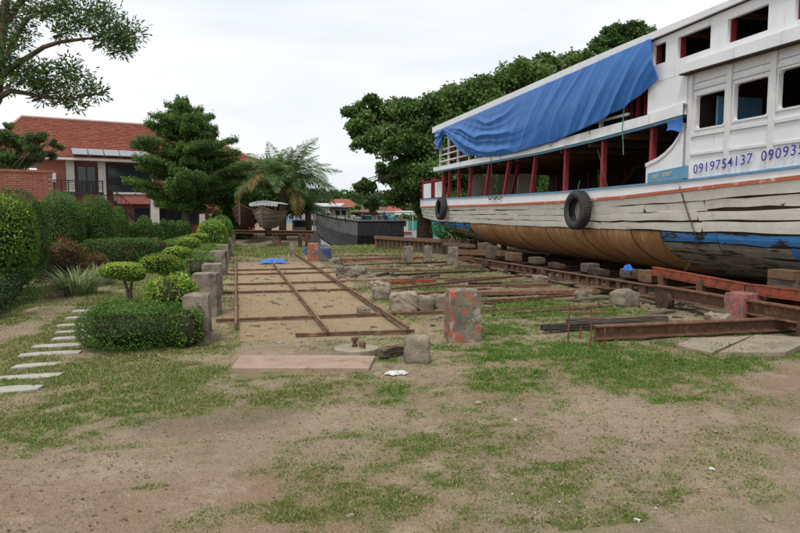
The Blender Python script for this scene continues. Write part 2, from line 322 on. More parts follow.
# ------------------------------------------------------------------ ground
PATCH = []   # (px, py, rx, ry, strength) -> world ellipses of grass
for a in [(180, 388, 1.5, .75, 1.0), (235, 392, .9, .35, .85), (300, 390, .5, .25, .5), (60, 400, 1.1, .9, .8), (20, 350, 1.6, 1.6, .75), (130, 375, .8, .6, .75), (30, 430, .9, .5, .4),
          (440, 388, .55, .22, 1.0), (385, 398, .4, .16, .6), (490, 420, .35, .12, .7), (560, 463, .22, .09, .9), (470, 440, .6, .25, .5),
          (330, 468, .5, .2, .45), (290, 515, .3, .14, .9), (390, 500, .6, .3, .5), (480, 490, .7, .3, .6), (560, 505, .5, .2, .7), (650, 497, .3, .08, .8), (240, 520, .4, .14, .6), (150, 492, .1, .04, .7), (600, 520, .25, .1, .6), (420, 525, .5, .15, .5), (325, 438, .25, .06, .6),
          (620, 372, 1.6, .5, 1.1), (560, 352, .9, .45, 1.1), (700, 362, 1.1, .4, 1.0), (520, 345, .6, .35, .9), (790, 350, 1.0, .5, 1.0), (560, 312, 1.1, .7, .9), (520, 305, .9, .6, .9), (640, 330, 1.2, .5, .7),
          (500, 328, .9, .4, .7), (455, 300, .6, .6, .5), (430, 290, 1.5, .9, .65), (520, 265, 1.5, 1.2, .6), (470, 272, 1.3, 1.4, .55), (260, 252, 2.0, 3.0, .8), (310, 252, 1.0, 3, .5), (370, 250, 3, 2.5, .9), (250, 369, .5, .2, .8), (215, 352, .3, .4, .7), (280, 374, .8, .12, .55), (388, 358, .15, .1, .5), (590, 375, .5, .2, .8), (700, 395, .6, .1, .5), (770, 440, .25, .06, .4), (120, 360, .9, .8, .8)]:
    g = on_ground(a[0], a[1]); PATCH.append((g[0], g[1], a[2], a[3], a[4]))
for a in [(-2.7, 9.0, 1.5, 4.5, 1.15), (-2.0, 6.6, 1.0, 1.6, 1.0), (-3.6, 6.5, 1.2, 2.5, 1.1), (-1.8, 12, 1.2, 4, 1.0), (-6, 14, 4, 8, .8), (-3.0, 5.2, 1.2, 1.6, .9)]: PATCH.append(a)
def grass_density(x, y):
    d = np.zeros_like(x)
    for (cx, cy, rx, ry, s) in PATCH:
        q = ((x-cx)/rx)**2+((y-cy)/ry)**2; d = np.maximum(d, s*np.clip(1.5-q, 0, 1)) if True else d
    n = fbm(x*1.7, y*1.7, 3, 5); n2 = fbm(x*6+5, y*6, 9, 3)
    d = d*np.clip((n-.20)*3.0, 0.15, 1.0)*np.clip((n2-.12)*2.2, .3, 1.05)
    base = .03+np.clip((n-.36)*2.2, 0, .5)*np.clip((n2-.25)*2.6, .1, 1)
    dry = ((x > 5.6) & (y < 5.2)) | ((y < 4.4) & (x < .2)); base = np.where(dry, base*.15, base)
    fg = np.clip((5.3-y)/1.5, 0, 1); d = d*(1-fg*.35*(x > -1.2)); base = base*(1-.3*fg)
    grid_ = (x > .02) & (x < 2.2) & (y > 8.0) & (y < 21); d = np.where(grid_, d*.12+base*.10, d+base)
    path_ = np.abs(x+2.95+.1*np.sin(y)) < .14+.12*n2; d = np.where(path_ & (y < 14), d*.35, d)
    under = (x > 6.9) & (y > 7.2) & (y < 25); d = np.where(under, d*.1, d)
    return np.clip(d, 0, 1)
def river(x, y):     # >0 inside the river
    left = 3.2+.085*(y-29); right = 13+.25*(y-30)
    return np.minimum(np.minimum(x-left, right-x), np.minimum(y-30.5, 96-y))
def ground_z(x, y):
    z = (fbm(x*.35, y*.35, 21, 3)-.5)*.10+(fbm(x*2.2, y*2.2, 22, 4)-.5)*.045+(fbm(x*9, y*9, 23, 3)-.5)*.012
    near = np.clip((y-1.5)/2, 0, 1)*np.clip(1-(y-20)/8, .2, 1)
    grid_ = (x > -.2) & (x < 2.4) & (y > 7.7) & (y < 22); z = np.where(grid_, z*.5-.015, z)
    z = z*near
    rr_ = np.hypot((x+.9), (y-5.6)*1.3); z = z+.007*np.sin(rr_*42)*np.clip(1.2-((x+.15)/.45)**2-((y-4.9)/.28)**2, 0, 1)
    rv = river(x, y); z = z-2.4*np.clip(rv/1.6, 0, 1)
    return z
def gz(x, y): return float(ground_z(np.array([float(x)]), np.array([float(y)]))[0])
def axis(segs):
    o = []
    for a, b, s in segs: o += list(np.arange(a, b, s))
    return np.array(o+[segs[-1][1]])
ys = axis([(-300, -40, 40), (-40, -4, 3), (-4, 2.6, .4), (2.6, 8.5, .045), (8.5, 15, .09), (15, 36, .3), (36, 100, 2), (100, 300, 20), (300, 1800, 150)])
xs = axis([(-1500, -200, 130), (-200, -30, 12), (-30, -6, .8), (-6, -3.4, .14), (-3.4, 7.6, .05), (7.6, 14, .4), (14, 60, 1.6), (60, 200, 14), (200, 1500, 130)])
X, Y = np.meshgrid(xs, ys); Z = ground_z(X, Y); V = np.stack([X, Y, Z], -1).reshape(-1, 3)
nx, ny = len(xs), len(ys); ii = (np.arange(ny-1)[:, None]*nx+np.arange(nx-1)[None, :]).ravel(); F = np.stack([ii, ii+1, ii+1+nx, ii+nx], 1)
dens = grass_density(X.ravel(), Y.ravel())
sand = ((X > -.25) & (X < 2.5) & (Y > 7.85) & (Y < 20)).ravel()*1.0
sand = np.maximum(sand, np.clip(1.2-((X-2.9)/1.2)**2-((Y-8.5)/1.2)**2, 0, .7).ravel())
dark_soil = np.clip(1.25-((X+.15)/.75)**2-((Y-5.0)/.45)**2, 0, 1).ravel()*.9
yd = ((X > 2.5) & (X < 7.0) & (Y > 8.2) & (Y < 24)).ravel()*(.25+.5*fbm(X.ravel()*.8, Y.ravel()*.8, 51, 3)); dark_soil = np.maximum(dark_soil, yd)
dark_soil = np.maximum(dark_soil, np.clip((Y.ravel()-19)/4, 0, .55)); dark_soil = np.maximum(dark_soil, 1.25*np.clip(np.minimum(X.ravel()-6.8, 14-X.ravel())/.7, 0, 1)*np.clip(Y.ravel()-6.5, 0, 1)*(Y.ravel() < 28))  # earth mixed darker in the far yard and below the boat
col = np.stack([dens, sand, dark_soil], 1)
gm = bpy.data.materials.new('yard_soil'); gm.use_nodes = True; t = gm.node_tree; lk = t.links.new; b = t.nodes['Principled BSDF']; b.inputs['Roughness'].default_value = .95; b.inputs['Specular IOR Level'].default_value = .15
tcn = N(t, 'ShaderNodeTexCoord'); at_ = N(t, 'ShaderNodeAttribute', attribute_name='col'); sp = N(t, 'ShaderNodeSeparateColor'); lk(at_.outputs['Color'], sp.inputs[0])
def nzg(s_, d_=6, r_=.65, off=0):
    mp_ = N(t, 'ShaderNodeMapping'); mp_.inputs['Location'].default_value = (off, off, 0); n = N(t, 'ShaderNodeTexNoise', i_Scale=s_, i_Detail=d_, i_Roughness=r_); lk(tcn.outputs['Object'], mp_.inputs[0]); lk(mp_.outputs[0], n.inputs['Vector']); return n.outputs['Fac']
def mrg(src, a, b_, c=0, d=1):
    r_ = N(t, 'ShaderNodeMapRange'); lk(src, r_.inputs[0])
    for k, v in zip((1, 2, 3, 4), (a, b_, c, d)): r_.inputs[k].default_value = v
    return r_.outputs[0]
def mxg(f, a, b_, bt='MIX'):
    x = N(t, 'ShaderNodeMixRGB', blend_type=bt)
    for i, q in enumerate((f, a, b_)):
        if isinstance(q, tuple): x.inputs[i].default_value = (*q, 1)
        elif isinstance(q, (int, float)): x.inputs[i].default_value = q
        else: lk(q, x.inputs[i])
    return x.outputs[0]
c = mxg(mrg(nzg(.8), .35, .65), (.335, .255, .18), (.25, .188, .132))
c = mxg(mrg(nzg(.45, 5, .6, 7), .5, .66), c, (.27, .18, .118))
c = mxg(mrg(nzg(2.6, 8, .7, 3), .52, .66), c, (.36, .285, .20))
c = mxg(mxg(1.0, sp.outputs[1], mrg(nzg(1.1, 6, .65, 33), .35, .6, .35, 1), 'MULTIPLY'), c, (.34, .255, .145))
c = mxg(mrg(nzg(3.5, 8, .7, 55), .58, .66, 0, .6), c, (.19, .14, .10))
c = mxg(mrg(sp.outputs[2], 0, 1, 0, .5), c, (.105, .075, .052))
gm_f = N(t, 'ShaderNodeMath', operation='MULTIPLY'); lk(sp.outputs[0], gm_f.inputs[0]); lk(mrg(nzg(28, 5, .7), .3, .6, .35, 1.2), gm_f.inputs[1]); gm_f.use_clamp = True
gcol = mxg(mrg(nzg(5), .4, .6), (.13, .15, .05), (.22, .19, .095)); c = mxg(mrg(gm_f.outputs[0], 0, .8), c, gcol)
c = mxg(mrg(nzg(11, 6, .75, 44), .52, .64, 0, .55), c, (.17, .13, .095))
c = mxg(mrg(nzg(55, 4, .75, 80), .64, .68), c, (.50, .45, .37))
c = mxg(mrg(nzg(60, 3, .7, 90), .62, .68, 0, .7), c, (.10, .075, .055))
hs = N(t, 'ShaderNodeHueSaturation'); lk(c, hs.inputs['Color']); lk(mrg(nzg(75, 5, .8), .35, .65, .66, 1.30), hs.inputs['Value']); lk(hs.outputs[0], b.inputs['Base Color'])
bp = N(t, 'ShaderNodeBump', i_Strength=.8, i_Distance=.02); hh = N(t, 'ShaderNodeMath', operation='ADD'); lk(nzg(14, 8, .75, 5), hh.inputs[0]); lk(nzg(70, 4, .7), hh.inputs[1]); lk(hh.outputs[0], bp.inputs['Height']); lk(bp.outputs[0], b.inputs['Normal'])
go = quads_mesh('ground', V, F, [gm], None, col); go['kind'] = 'structure'
go.data.polygons.foreach_set('use_smooth', [True]*len(F))
wm = bpy.data.materials.new('river_water'); wm.use_nodes = True; b = wm.node_tree.nodes['Principled BSDF']; b.inputs['Base Color'].default_value = (.10, .095, .07, 1); b.inputs['Roughness'].default_value = .12
nn_ = N(wm.node_tree, 'ShaderNodeTexNoise', i_Scale=3.0, i_Detail=3.0); bb = N(wm.node_tree, 'ShaderNodeBump', i_Strength=.25, i_Distance=.05); wm.node_tree.links.new(nn_.outputs['Fac'], bb.inputs['Height']); wm.node_tree.links.new(bb.outputs[0], b.inputs['Normal'])
mb = MB(); mb.grid([[(x, y, -1.05) for x in (0, 20, 45)] for y in (29.5, 60, 98)]); wob = mb.build('river_water', wm, origin=(0, 0, 0)); wob['kind'] = 'structure'

# ------------------------------------------------------------------ left-hand building
UX = Vector((.961, .276, 0)); UN = Vector((.276, -.961, 0)); A0 = Vector((at(50, 213, 40)[0], at(50, 213, 40)[1], 0))
def fac(px, py):
    r = Vector(ray(px, py)); o = Vector((0, 0, EYE)); k = (A0-o).dot(UN)/r.dot(UN); p = o+r*k; return (p-A0).dot(UX), p.z
def FP(s_, z, out=0): return A0+UX*s_+UN*out+Vector((0, 0, z))
BZ = math.atan2(UX.y, UX.x)
house = empty('villa', FP(0, 0), 'two storey salmon villa with red hip roof, white pillars and a balcony', 'house')
def fbox(mb, px0, py0, px1, py1, o0, o1):
    s0, _ = fac(px0, py0); s1, _ = fac(px1, py1); _, z0 = fac((px0+px1)/2, py1); _, z1 = fac((px0+px1)/2, py0)
    mb.box(FP((s0+s1)/2, (z0+z1)/2, (o0+o1)/2), (abs(s1-s0), abs(o1-o0), abs(z1-z0)), (0, 0, BZ)); return mb
W1 = 13.6
mb = MB(); mb.box(FP(W1/2-.3, 2.6, -4.2), (W1+.4, 7.9, 5.2), (0, 0, BZ)); mb.build('wall', WALLRED, house)
for a, nm, m, o_ in [((65.5, 158, 75.5, 200), 'pillar', PLASTER, .12), ((97.5, 158, 107.5, 222), 'pillar', PLASTER, .12), ((149.5, 194, 158.5, 225), 'pillar', PLASTER, .5), ((151, 160, 153.5, 194), 'pillar', PLASTER, .12), ((199, 214, 204, 226), 'pillar', PLASTER, .4), ((209, 214, 212.5, 226), 'pillar', PLASTER, .4)]:
    fbox(MB(), *a, -.25, o_).build(nm, m, house)
fbox(MB(), 113, 192.6, 150, 194.5, -.2, .42).build('ledge', PLASTER, house)
fbox(MB(), 113.5, 194.6, 149.3, 204, -.2, .36).build('parapet', WALLRED, house)
fbox(MB(), 158.8, 203, 214, 208, -.2, .38).build('beam', WALLRED, house)
def window(px0, py0, px1, py1, cols_, rows_, o=.03, nm='window'):
    f = MB(); s0, z0 = fac(px0, py1); s1, _ = fac(px1, py1); _, z1 = fac(px0, py0)
    for i in range(cols_+1): s_ = lerp(s0, s1, i/cols_); f.box(FP(s_, (z0+z1)/2, o), (.07, .08, z1-z0+.066), (0, 0, BZ))
    for z in ([z0, z1]+([lerp(z0, z1, .33)] if rows_ > 1 else [])): f.box(FP((s0+s1)/2, z, o), (s1-s0, .076, .06), (0, 0, BZ))
    fo = f.build(nm, FRAMEB, house)
    for i in range(cols_):
        a, b_ = lerp(s0, s1, i/cols_)+.04, lerp(s0, s1, (i+1)/cols_)-.04
        MB().box(FP((a+b_)/2, (z0+z1)/2, .012), (b_-a, .02, z1-z0), (0, 0, BZ)).build('pane', GLASSD, fo)
window(108.5, 165, 150.5, 192.3, 3, 2); window(78, 166, 96.5, 192, 2, 1, nm='door'); window(135, 208.5, 149, 222, 3, 1); window(160, 208.5, 197, 224, 7, 1)
# curtains seen as grey bands behind the glass
# balcony with rail
s0, z0 = fac(53, 192); s1, _ = fac(102, 192); bal = MB().box(FP((s0+s1)/2, z0-.1, .66), (s1-s0, 1.0, .2), (0, 0, BZ)).build('balcony', FRAMEB, house)
zt = fac(53, 180.5)[1]; rl = MB()
for i in range(8): s_ = lerp(s0+.05, s1-.05, i/7); rl.box(FP(s_, (z0+zt)/2, 1.11), (.06, .05, zt-z0), (0, 0, BZ))
for k in range(5): z = lerp(z0+.2, zt-.03, k/4); rl.box(FP((s0+s1)/2, z, 1.16), (s1-s0, .04, .03 if k < 4 else .07), (0, 0, BZ))
rl.build('railing', FRAMEB, house)
fbox(MB(), 50.5, 173, 56, 182.5, .03, .4).build('air_conditioner', PLASTER, house)
s0, z0 = fac(106, 196); s1, z1 = fac(132, 218)
st = MB(); 
for k in range(9): t_ = k/8; st.box(FP(lerp(s0, s1, t_), lerp(z0, z1, t_), .75), (.34, .8, .05), (0, 0, BZ))
st.bar(FP(s0, z0+.7, 1.2), FP(s1, z1+.7, 1.2), .05, .05); st.bar(FP(s0, z0-.1, 1.2), FP(s1, z1-.1, 1.2), .05, .2)
for k in range(7): t_ = k/6; st.bar(FP(lerp(s0, s1, t_), lerp(z0, z1, t_), 1.2), FP(lerp(s0, s1, t_), lerp(z0, z1, t_)+.7, 1.2), .03, .03)
st.build('outside_stair', FRAMEB, house)
ze = 5.15; zr = 8.05; ov = .7
E_ = [FP(-3.6, ze, ov), FP(W1+.6, ze, ov), FP(W1+.6, ze, -9.2), FP(-3.6, ze, -9.2)]; RA = FP(-1.2, zr, -4.3); RB = FP(W1-4.2, zr, -4.3); RA = FP(-1.3, zr, -4.3)
MB().box(FP(W1/2-1.5, ze-.1, -4.25), (W1+4.26, 9.9, .16), (0, 0, BZ)).build('eave', PLASTER, house)
tl = MB(); nr = 34; random.seed(3)
def slope(a, b_, c_, d_):   # a,b eave left/right; d,c ridge left/right
    nrm = (b_-a).cross(d_-a).normalized()
    if nrm.z < 0: nrm = -nrm
    for k in range(nr):
        t0, t1 = k/nr, (k+1.12)/nr; t1 = min(t1, 1)
        l0, r0, l1, r1 = a.lerp(d_, t0), b_.lerp(c_, t0), a.lerp(d_, t1), b_.lerp(c_, t1); n_ = max(2, int((r0-l0).length/.32))
        for i in range(n_):
            u0, u1 = i/n_, (i+.97)/n_; h = .06+random.uniform(-.012, .012)
            p = [l0.lerp(r0, u0)+nrm*h, l0.lerp(r0, u1)+nrm*h, l1.lerp(r1, u1)+nrm*.02, l1.lerp(r1, u0)+nrm*.02, l0.lerp(r0, u0)-nrm*.02, l0.lerp(r0, u1)-nrm*.02]
            tl.add(p, [(0, 1, 2, 3), (4, 5, 1, 0)])
slope(E_[0], E_[1], RB, RA); slope(E_[1], E_[2], RB, RB); slope(E_[3], E_[0], RA, RA)
rb = MB(); rb.add([*E_, RA, RB], [(0, 1, 5, 4), (1, 2, 5), (2, 3, 4, 5), (3, 0, 4)]); rf = rb.build('roof', ROOFRED, house)
tag(tl.build('roof_tile', ROOFRED, rf), kind='stuff')
MB().tube([E_[0]+Vector((0, 0, .05)), RA+Vector((0, 0, .1)), RB+Vector((0, 0, .1)), E_[1]+Vector((0, 0, .05))], .10, 6).build('ridge_cap', mat('pale_ridge', (.50, .36, .31), (.42, .28, .24), 4), rf)
s0 = fac(71, 150)[0]; s1 = fac(148, 152)[0]
for k in range(5):
    a, b_ = lerp(s0, s1, k/5)+.025, lerp(s0, s1, (k+1)/5)-.025
    MB().add([FP(a, 5.35, .9), FP(b_, 5.35, .9), FP(b_+.0, 5.72, .1), FP(a, 5.72, .1), FP(a, 5.31, .9), FP(b_, 5.31, .9), FP(b_, 5.68, .1), FP(a, 5.68, .1)], [(0, 1, 2, 3), (4, 7, 6, 5), (0, 4, 5, 1), (1, 5, 6, 2), (3, 7, 4, 0)]) if False else None
    m_ = MB(); m_.add([FP(a, 5.35, .9), FP(b_, 5.35, .9), FP(b_, 5.78, .0), FP(a, 5.78, .0), FP(a, 5.31, .9), FP(b_, 5.31, .9), FP(b_, 5.74, .0), FP(a, 5.74, .0)], [(0, 1, 2, 3), (4, 7, 6, 5), (0, 4, 5, 1), (1, 5, 6, 2), (3, 7, 4, 0)]); m_.build('awning_panel', AWNING, house)
# garden wall of brick
bw = empty('brick_wall', at(50, 213, 22)[:2]+(0,), 'red brick garden wall behind the round clipped bushes', 'wall')
B0 = Vector(at(54, 213, 22)); B0.z = 0; bm_ = MB(); bm_.box(B0-UX*4+Vector((0, 0, 1.5)), (8, .16, 3.0), (0, 0, BZ)); bm_.build('mortar_core', MORTAR, bw)
br = MB(); random.seed(5)
for r_ in range(38):
    for k in range(20):
        s_ = -(k+.5)*.3-(.15 if r_ % 2 else 0); br.box(B0+UX*s_+UN*(.085+random.uniform(-.006, .008))+Vector((0, 0, .04+r_*.079)), (.285, .03, .066), (0, 0, BZ))
tag(br.build('brick', BRICK, bw), kind='stuff')
MB().box(B0-UX*4+Vector((0, 0, 3.04)), (8.1, .26, .08), (0, 0, BZ)).build('coping', BRICK, bw)

# ------------------------------------------------------------------ far bank houses
ROOFBR = mat('brown_roof', (.16, .075, .05), (.11, .055, .04), 5, .9, .2)
YWALL = mat('cream_house_wall', (.55, .42, .27), (.5, .4, .28), 2, .9, .1)
GREYW = mat('grey_green_house_wall', (.25, .27, .25), (.2, .21, .2), 2, .9, .1)
def far_house(px, pbase, ptop, d, wpx, roof, wall, label, kind='hip', over=.5, name='house', rows=1, group='houses on the far bank'):
    c_ = Vector(at(px, pbase, d)); c_.z = 0.0; ztop = at(px, ptop, d)[2]; wd = wpx/FPX*d; dp = wd*.8
    h = empty(name, c_, label, 'house', group, -YAW)
    H0 = ztop*.62 if kind != 'flat' else ztop-.15
    MB().box((0, 0, H0/2), (wd, dp, H0)).build('wall', wall, h, local=True)
    e = over; m_ = MB()
    if kind == 'hip': m_.add([(-wd/2-e, -dp/2-e, H0), (wd/2+e, -dp/2-e, H0), (wd/2+e, dp/2+e, H0), (-wd/2-e, dp/2+e, H0), (-wd*.2, 0, ztop), (wd*.2, 0, ztop)], [(0, 1, 5, 4), (1, 2, 5), (2, 3, 4, 5), (3, 0, 4), (3, 2, 1, 0)])
    elif kind == 'gable': m_.add([(-wd/2-e, -dp/2-e, H0), (wd/2+e, -dp/2-e, H0), (wd/2+e, dp/2+e, H0), (-wd/2-e, dp/2+e, H0), (-wd/2-e*.4, 0, ztop), (wd/2+e*.4, 0, ztop)], [(0, 1, 5, 4), (1, 2, 5), (2, 3, 4, 5), (3, 0, 4), (3, 2, 1, 0)])
    else: m_.add([(-wd/2-e, -dp/2-e, H0), (wd/2+e, -dp/2-e, H0), (wd/2+e, dp/2+e, H0+.5), (-wd/2-e, dp/2+e, H0+.5), (-wd/2-e, -dp/2-e, H0+.15), (wd/2+e, -dp/2-e, H0+.15), (wd/2+e, dp/2+e, H0+.65), (-wd/2-e, dp/2+e, H0+.65)], [(0, 1, 5, 4), (1, 2, 6, 5), (2, 3, 7, 6), (3, 0, 4, 7), (4, 5, 6, 7), (3, 2, 1, 0)])
    m_.build('roof', roof, h, local=True)
    nw = max(2, int(wd/2.0))
    for r_ in range(rows):
        for k in range(nw):
            x = lerp(-wd/2, wd/2, (k+.5)/nw); zc = H0*(r_+.55)/rows; f = MB().box((x, -dp/2-.02, zc), (wd/nw*.6, .1, H0/rows*.5)).build('window', WHITE_T, h, local=True)
            MB().box((x, -dp/2-.05, zc), (wd/nw*.5, .08, H0/rows*.4)).build('pane', GLASSD, f, local=True)
    return h
far_house(342, 225, 199, 118, 34, ROOFRED, YWALL, 'cream house with a red hip roof across the river', 'hip')
far_house(322, 226, 206, 104, 36, CORRU, GREYW, 'grey two storey house with flat sheet roof left of the red roofed house', 'flat', rows=2)
far_house(374, 226, 207, 100, 22, ROOFBR, ROOFBR, 'brown wooden house with a steep brown roof on the far bank', 'gable')
far_house(377, 227, 217, 97, 32, ROOFBR, GREYW, 'low brown roofed shed in front of the steep roofed house', 'gable', over=1.0)
far_house(393, 225, 206, 110, 18, ROOFRED, PLASTER, 'white house with a red roof right of the brown wooden house', 'hip')
far_house(411, 226, 214, 99, 26, CORRU, PLASTER, 'low white building with pale sheet roof beneath the tree', 'flat')
far_house(298, 226, 212, 106, 20, CORRU, BLUE_P, 'small blue building beside the palm on the far bank', 'flat')
MB().box((at(418, 228, 60)[0], at(418, 228, 60)[1], .05), (6.0, .1, 1.6), (0, 0, -.2)).build('green_netting', TEAL)
tag(bpy.data.objects['green_netting'], 'teal green sheet hung along the bank behind the timber wall', 'netting')

# ------------------------------------------------------------------ trees
def clump_leaves(cl, n, squash=.75, shell=.12):
    P, Q = [], []
    wts = np.array([r_**2 for _, r_ in cl]); cnt = (n*wts/wts.sum()).astype(int)
    T = []
    for (c_, r_), k in zip(cl, cnt):
        T.append(np.full(k, float(np.clip(RNG.normal(1, .16), .65, 1.5))))
        d = unit(RNG.normal(size=(k, 3))); rr = r_*(shell+(1-shell)*RNG.random(k)**.55)*(1+.22*np.abs(RNG.normal(size=k))*(RNG.random(k) > .7))*(1+.25*(noise2(d[:, 0]*3+c_[0], d[:, 1]*3+d[:, 2]*2+c_[1], 5)-.5)*2)
        q = d*rr[:, None]; q[:, 2] *= squash; P.append(np.array(c_)+q); Q.append(unit(d+np.array([0, 0, .6])))
    clump_leaves.tint = np.concatenate(T)
    return np.concatenate(P), np.concatenate(Q)
def limb_path(a, b_, bend=.15, n=5):
    a, b_ = Vector(a), Vector(b_); m_ = (b_-a).length; o = []
    w_ = Vector((random.uniform(-1, 1), random.uniform(-1, 1), random.uniform(-.3, .6)))*m_*bend
    for i in range(n+1): t_ = i/n; o.append(a.lerp(b_, t_)+w_*math.sin(t_*math.pi)+Vector((0, 0, m_*.10*math.sin(t_*math.pi))))
    return o
def tree(name, label, base, fork_z, clumps, n, Ln, cols, trunk_r=.22, group=None, Wd=None, squash=.75, jit=.25, droop=.1, cat='tree', lean=(0, 0), sub=9, subr=.60, topyel=None):
    random.seed(int(abs(base[0]*13+base[1]*7))+3)
    t_ = empty(name, base, label, cat, group); fk = Vector((base[0]+lean[0], base[1]+lean[1], fork_z))
    MB().tube(limb_path(base, fk, .05, 6), [trunk_r*(1.25-.6*i/6) for i in range(7)], 10).build('trunk', BARK, t_, smooth=True)
    lb = MB(); small = []
    for c_, r_ in clumps:
        st_ = fk.lerp(Vector(base), random.uniform(0, .2)); pth = limb_path(st_, c_, .12, 6); lb.tube(pth, [max(.02, trunk_r*.5*(1-i/7)) for i in range(7)], 6)
        for k in range(sub):
            d = Vector(unit(RNG.normal(size=(1, 3)))[0]); cc = Vector(c_)+Vector((d.x*r_*.8, d.y*r_*.8, d.z*r_*.6)); small.append((tuple(cc), r_*random.uniform(subr*.7, subr*1.3)))
            if k < 3: lb.tube(limb_path(pth[4], cc, .1, 3), [.03, .02, .015, .01], 4)
    lb.build('branch', BARK, t_, smooth=True)
    P, Q = clump_leaves(small, n, squash)
    keep = P[:, 2] > 0.1; tn = clump_leaves.tint[keep]
    foliage_mesh('crown', [(P[keep], Q[keep])], cols, Ln, Wd or Ln*.6, t_, None, .35, droop, (), jit, topyel, tint=tn)
    return t_
def cl(lst, d, jd=1.0, seed=1):
    rg = random.Random(seed); o = []
    for (px, py, rpx) in lst:
        dd = d+rg.uniform(-jd, jd); o.append((at(px, py, dd), rpx/FPX*dd))
    return o
# big trees behind the boat
def gpt(px, d): p = at(px, 213, d); return (p[0], p[1], 0)
tree('broadleaf_tree', 'dense broadleaf tree at the stern of the big boat, crown hanging low', gpt(425, 36), 4.0,
     cl([(374, 120, 19), (400, 113, 17), (364, 146, 11), (393, 142, 20), (428, 118, 26), (420, 150, 26), (390, 172, 15), (364, 186, 9), (372, 205, 7), (410, 186, 17), (358, 128, 11), (430, 180, 24), (398, 198, 11), (432, 202, 18), (448, 135, 24), (355, 112, 11), (370, 103, 10), (448, 200, 22), (452, 165, 26)], 35, 1.6, 2), 85000, .21, G_DARK[1:]+[(.09, .145, .04), (.12, .18, .05)], .4, 'trees behind the boat', sub=14, subr=.52)
tree('broadleaf_tree', 'taller mid green tree rising above the sloping white roof', gpt(505, 38), 5.0,
     cl([(462, 108, 24), (452, 98, 14), (485, 100, 24), (480, 86, 12), (510, 88, 22), (532, 80, 22), (500, 120, 28), (540, 100, 26), (470, 130, 26), (545, 68, 14), (520, 72, 13), (566, 70, 17), (560, 95, 26)], 38, 1.6, 3), 75000, .22, G_DARK[1:]+[(.10, .155, .045), (.14, .20, .055), (.075, .12, .035)], .4, 'trees behind the boat', sub=14, subr=.52)
tree('broadleaf_tree', 'light green spreading tree behind the middle of the boat roof', gpt(585, 36), 5.0,
     cl([(585, 68, 18), (605, 80, 24), (578, 88, 26), (625, 66, 22), (640, 80, 26)], 36, 1.2, 4), 45000, .19, [(.11, .17, .045), (.17, .23, .06), (.08, .13, .035), (.06, .10, .03)], .35, 'trees behind the boat', sub=14, subr=.52)
tree('broadleaf_tree', 'dark tree top showing alone above the white roof beside the window wall', gpt(625, 30), 6.0,
     cl([(600, 46, 9), (615, 36, 11), (632, 34, 12), (648, 37, 9), (622, 52, 16), (645, 55, 16), (608, 60, 12)], 30, 1, 5), 24000, .16, G_DARK+[(.09, .14, .04)], .3, 'trees behind the boat', sub=14, subr=.52)
# feathery layered tree by the villa
def layered_tree():
    d = 36; b_ = gpt(184, d); t_ = empty('layered_tree', b_, 'tall dark feathery tree with layered sprays in front of the villa', 'tree'); random.seed(9)
    top = Vector(at(192, 112, d)); MB().tube(limb_path(b_, top, .02, 8), [.24, .22, .19, .16, .13, .1, .07, .04, .02], 8).build('trunk', BARK, t_, smooth=True)
    lim = MB(); P = []; Q = []
    prof = [(108, 6), (114, 17), (122, 25), (131, 30), (141, 30), (151, 40), (161, 48), (171, 52), (181, 54), (191, 50), (200, 46), (208, 34)]
    cx = {108: 188, 114: 189, 122: 187, 131: 186, 141: 195, 151: 192, 161: 195, 171: 195, 181: 194, 191: 194, 200: 194, 208: 190}
    for py, half in prof:
        nl = 10; zc = at(192, py, d)[2]
        for k in range(nl):
            a = 2*math.pi*(k+random.random()*.8)/nl; ln = .93*half/FPX*d*random.choice([random.uniform(.45, .8), random.uniform(.85, 1.25)]); off = (cx[py]-192)/FPX*d
            s_ = Vector(b_).lerp(Vector((top.x, top.y, 0)), .5); s_.z = zc-ln*.18
            e = Vector((s_.x+off*.8+math.cos(a)*ln, s_.y+math.sin(a)*ln, zc+ln*.16+random.uniform(-.25, .35))); path = limb_path(s_, e, .04, 5); lim.tube(path, [.05, .04, .03, .02, .015, .008], 4)
            m_ = int(260+ln*560); tt = RNG.random(m_)**.5; base_ = np.array([list(p) for p in path]); idx = tt*5; i0 = np.minimum(idx.astype(int), 4); f = (idx-i0)[:, None]
            pt = base_[i0]*(1-f)+base_[i0+1]*f; wdt = (.2+.55*np.sin(np.clip(tt, 0, 1)*math.pi*.85))*ln*.34+.1; dirx = np.array([-math.sin(a), math.cos(a), 0])
            sd = RNG.uniform(-1, 1, m_); pt = pt+dirx*(sd*wdt)[:, None]+np.array([math.cos(a), math.sin(a), .12])*(np.abs(sd)*wdt*.5)[:, None]; pt[:, 2] += RNG.normal(size=m_)*.06+np.abs(RNG.normal(size=m_))*.14*tt**2-wdt*.10*np.abs(sd)
            P.append(pt); Q.append(np.tile([0, 0, 1.0], (m_, 1)))
    lim.build('branch', BARK, t_, smooth=True)
    foliage_mesh('crown', [(np.concatenate(P), np.concatenate(Q))], [(.055, .11, .03), (.085, .15, .038), (.125, .205, .05)], .18, .045, t_, None, .25, .0, (), .25)
layered_tree()
tree('round_tree', 'bushy green tree behind the palm', gpt(268, 44), 2.5, cl([(262, 175, 18), (280, 172, 14), (256, 195, 18), (272, 200, 20), (290, 195, 18), (300, 205, 12), (240, 205, 16)], 44, 1, 6), 40000, .2, G_DARK+G_MID, .2, None)
tree('riverside_tree', 'dark tree behind the hauled out boats left of the palm', gpt(238, 40), 2.0, cl([(225, 200, 16), (240, 196, 18), (250, 212, 16), (228, 220, 14), (236, 232, 14)], 40, 1, 8), 14000, .2, G_DARK, .18, None)
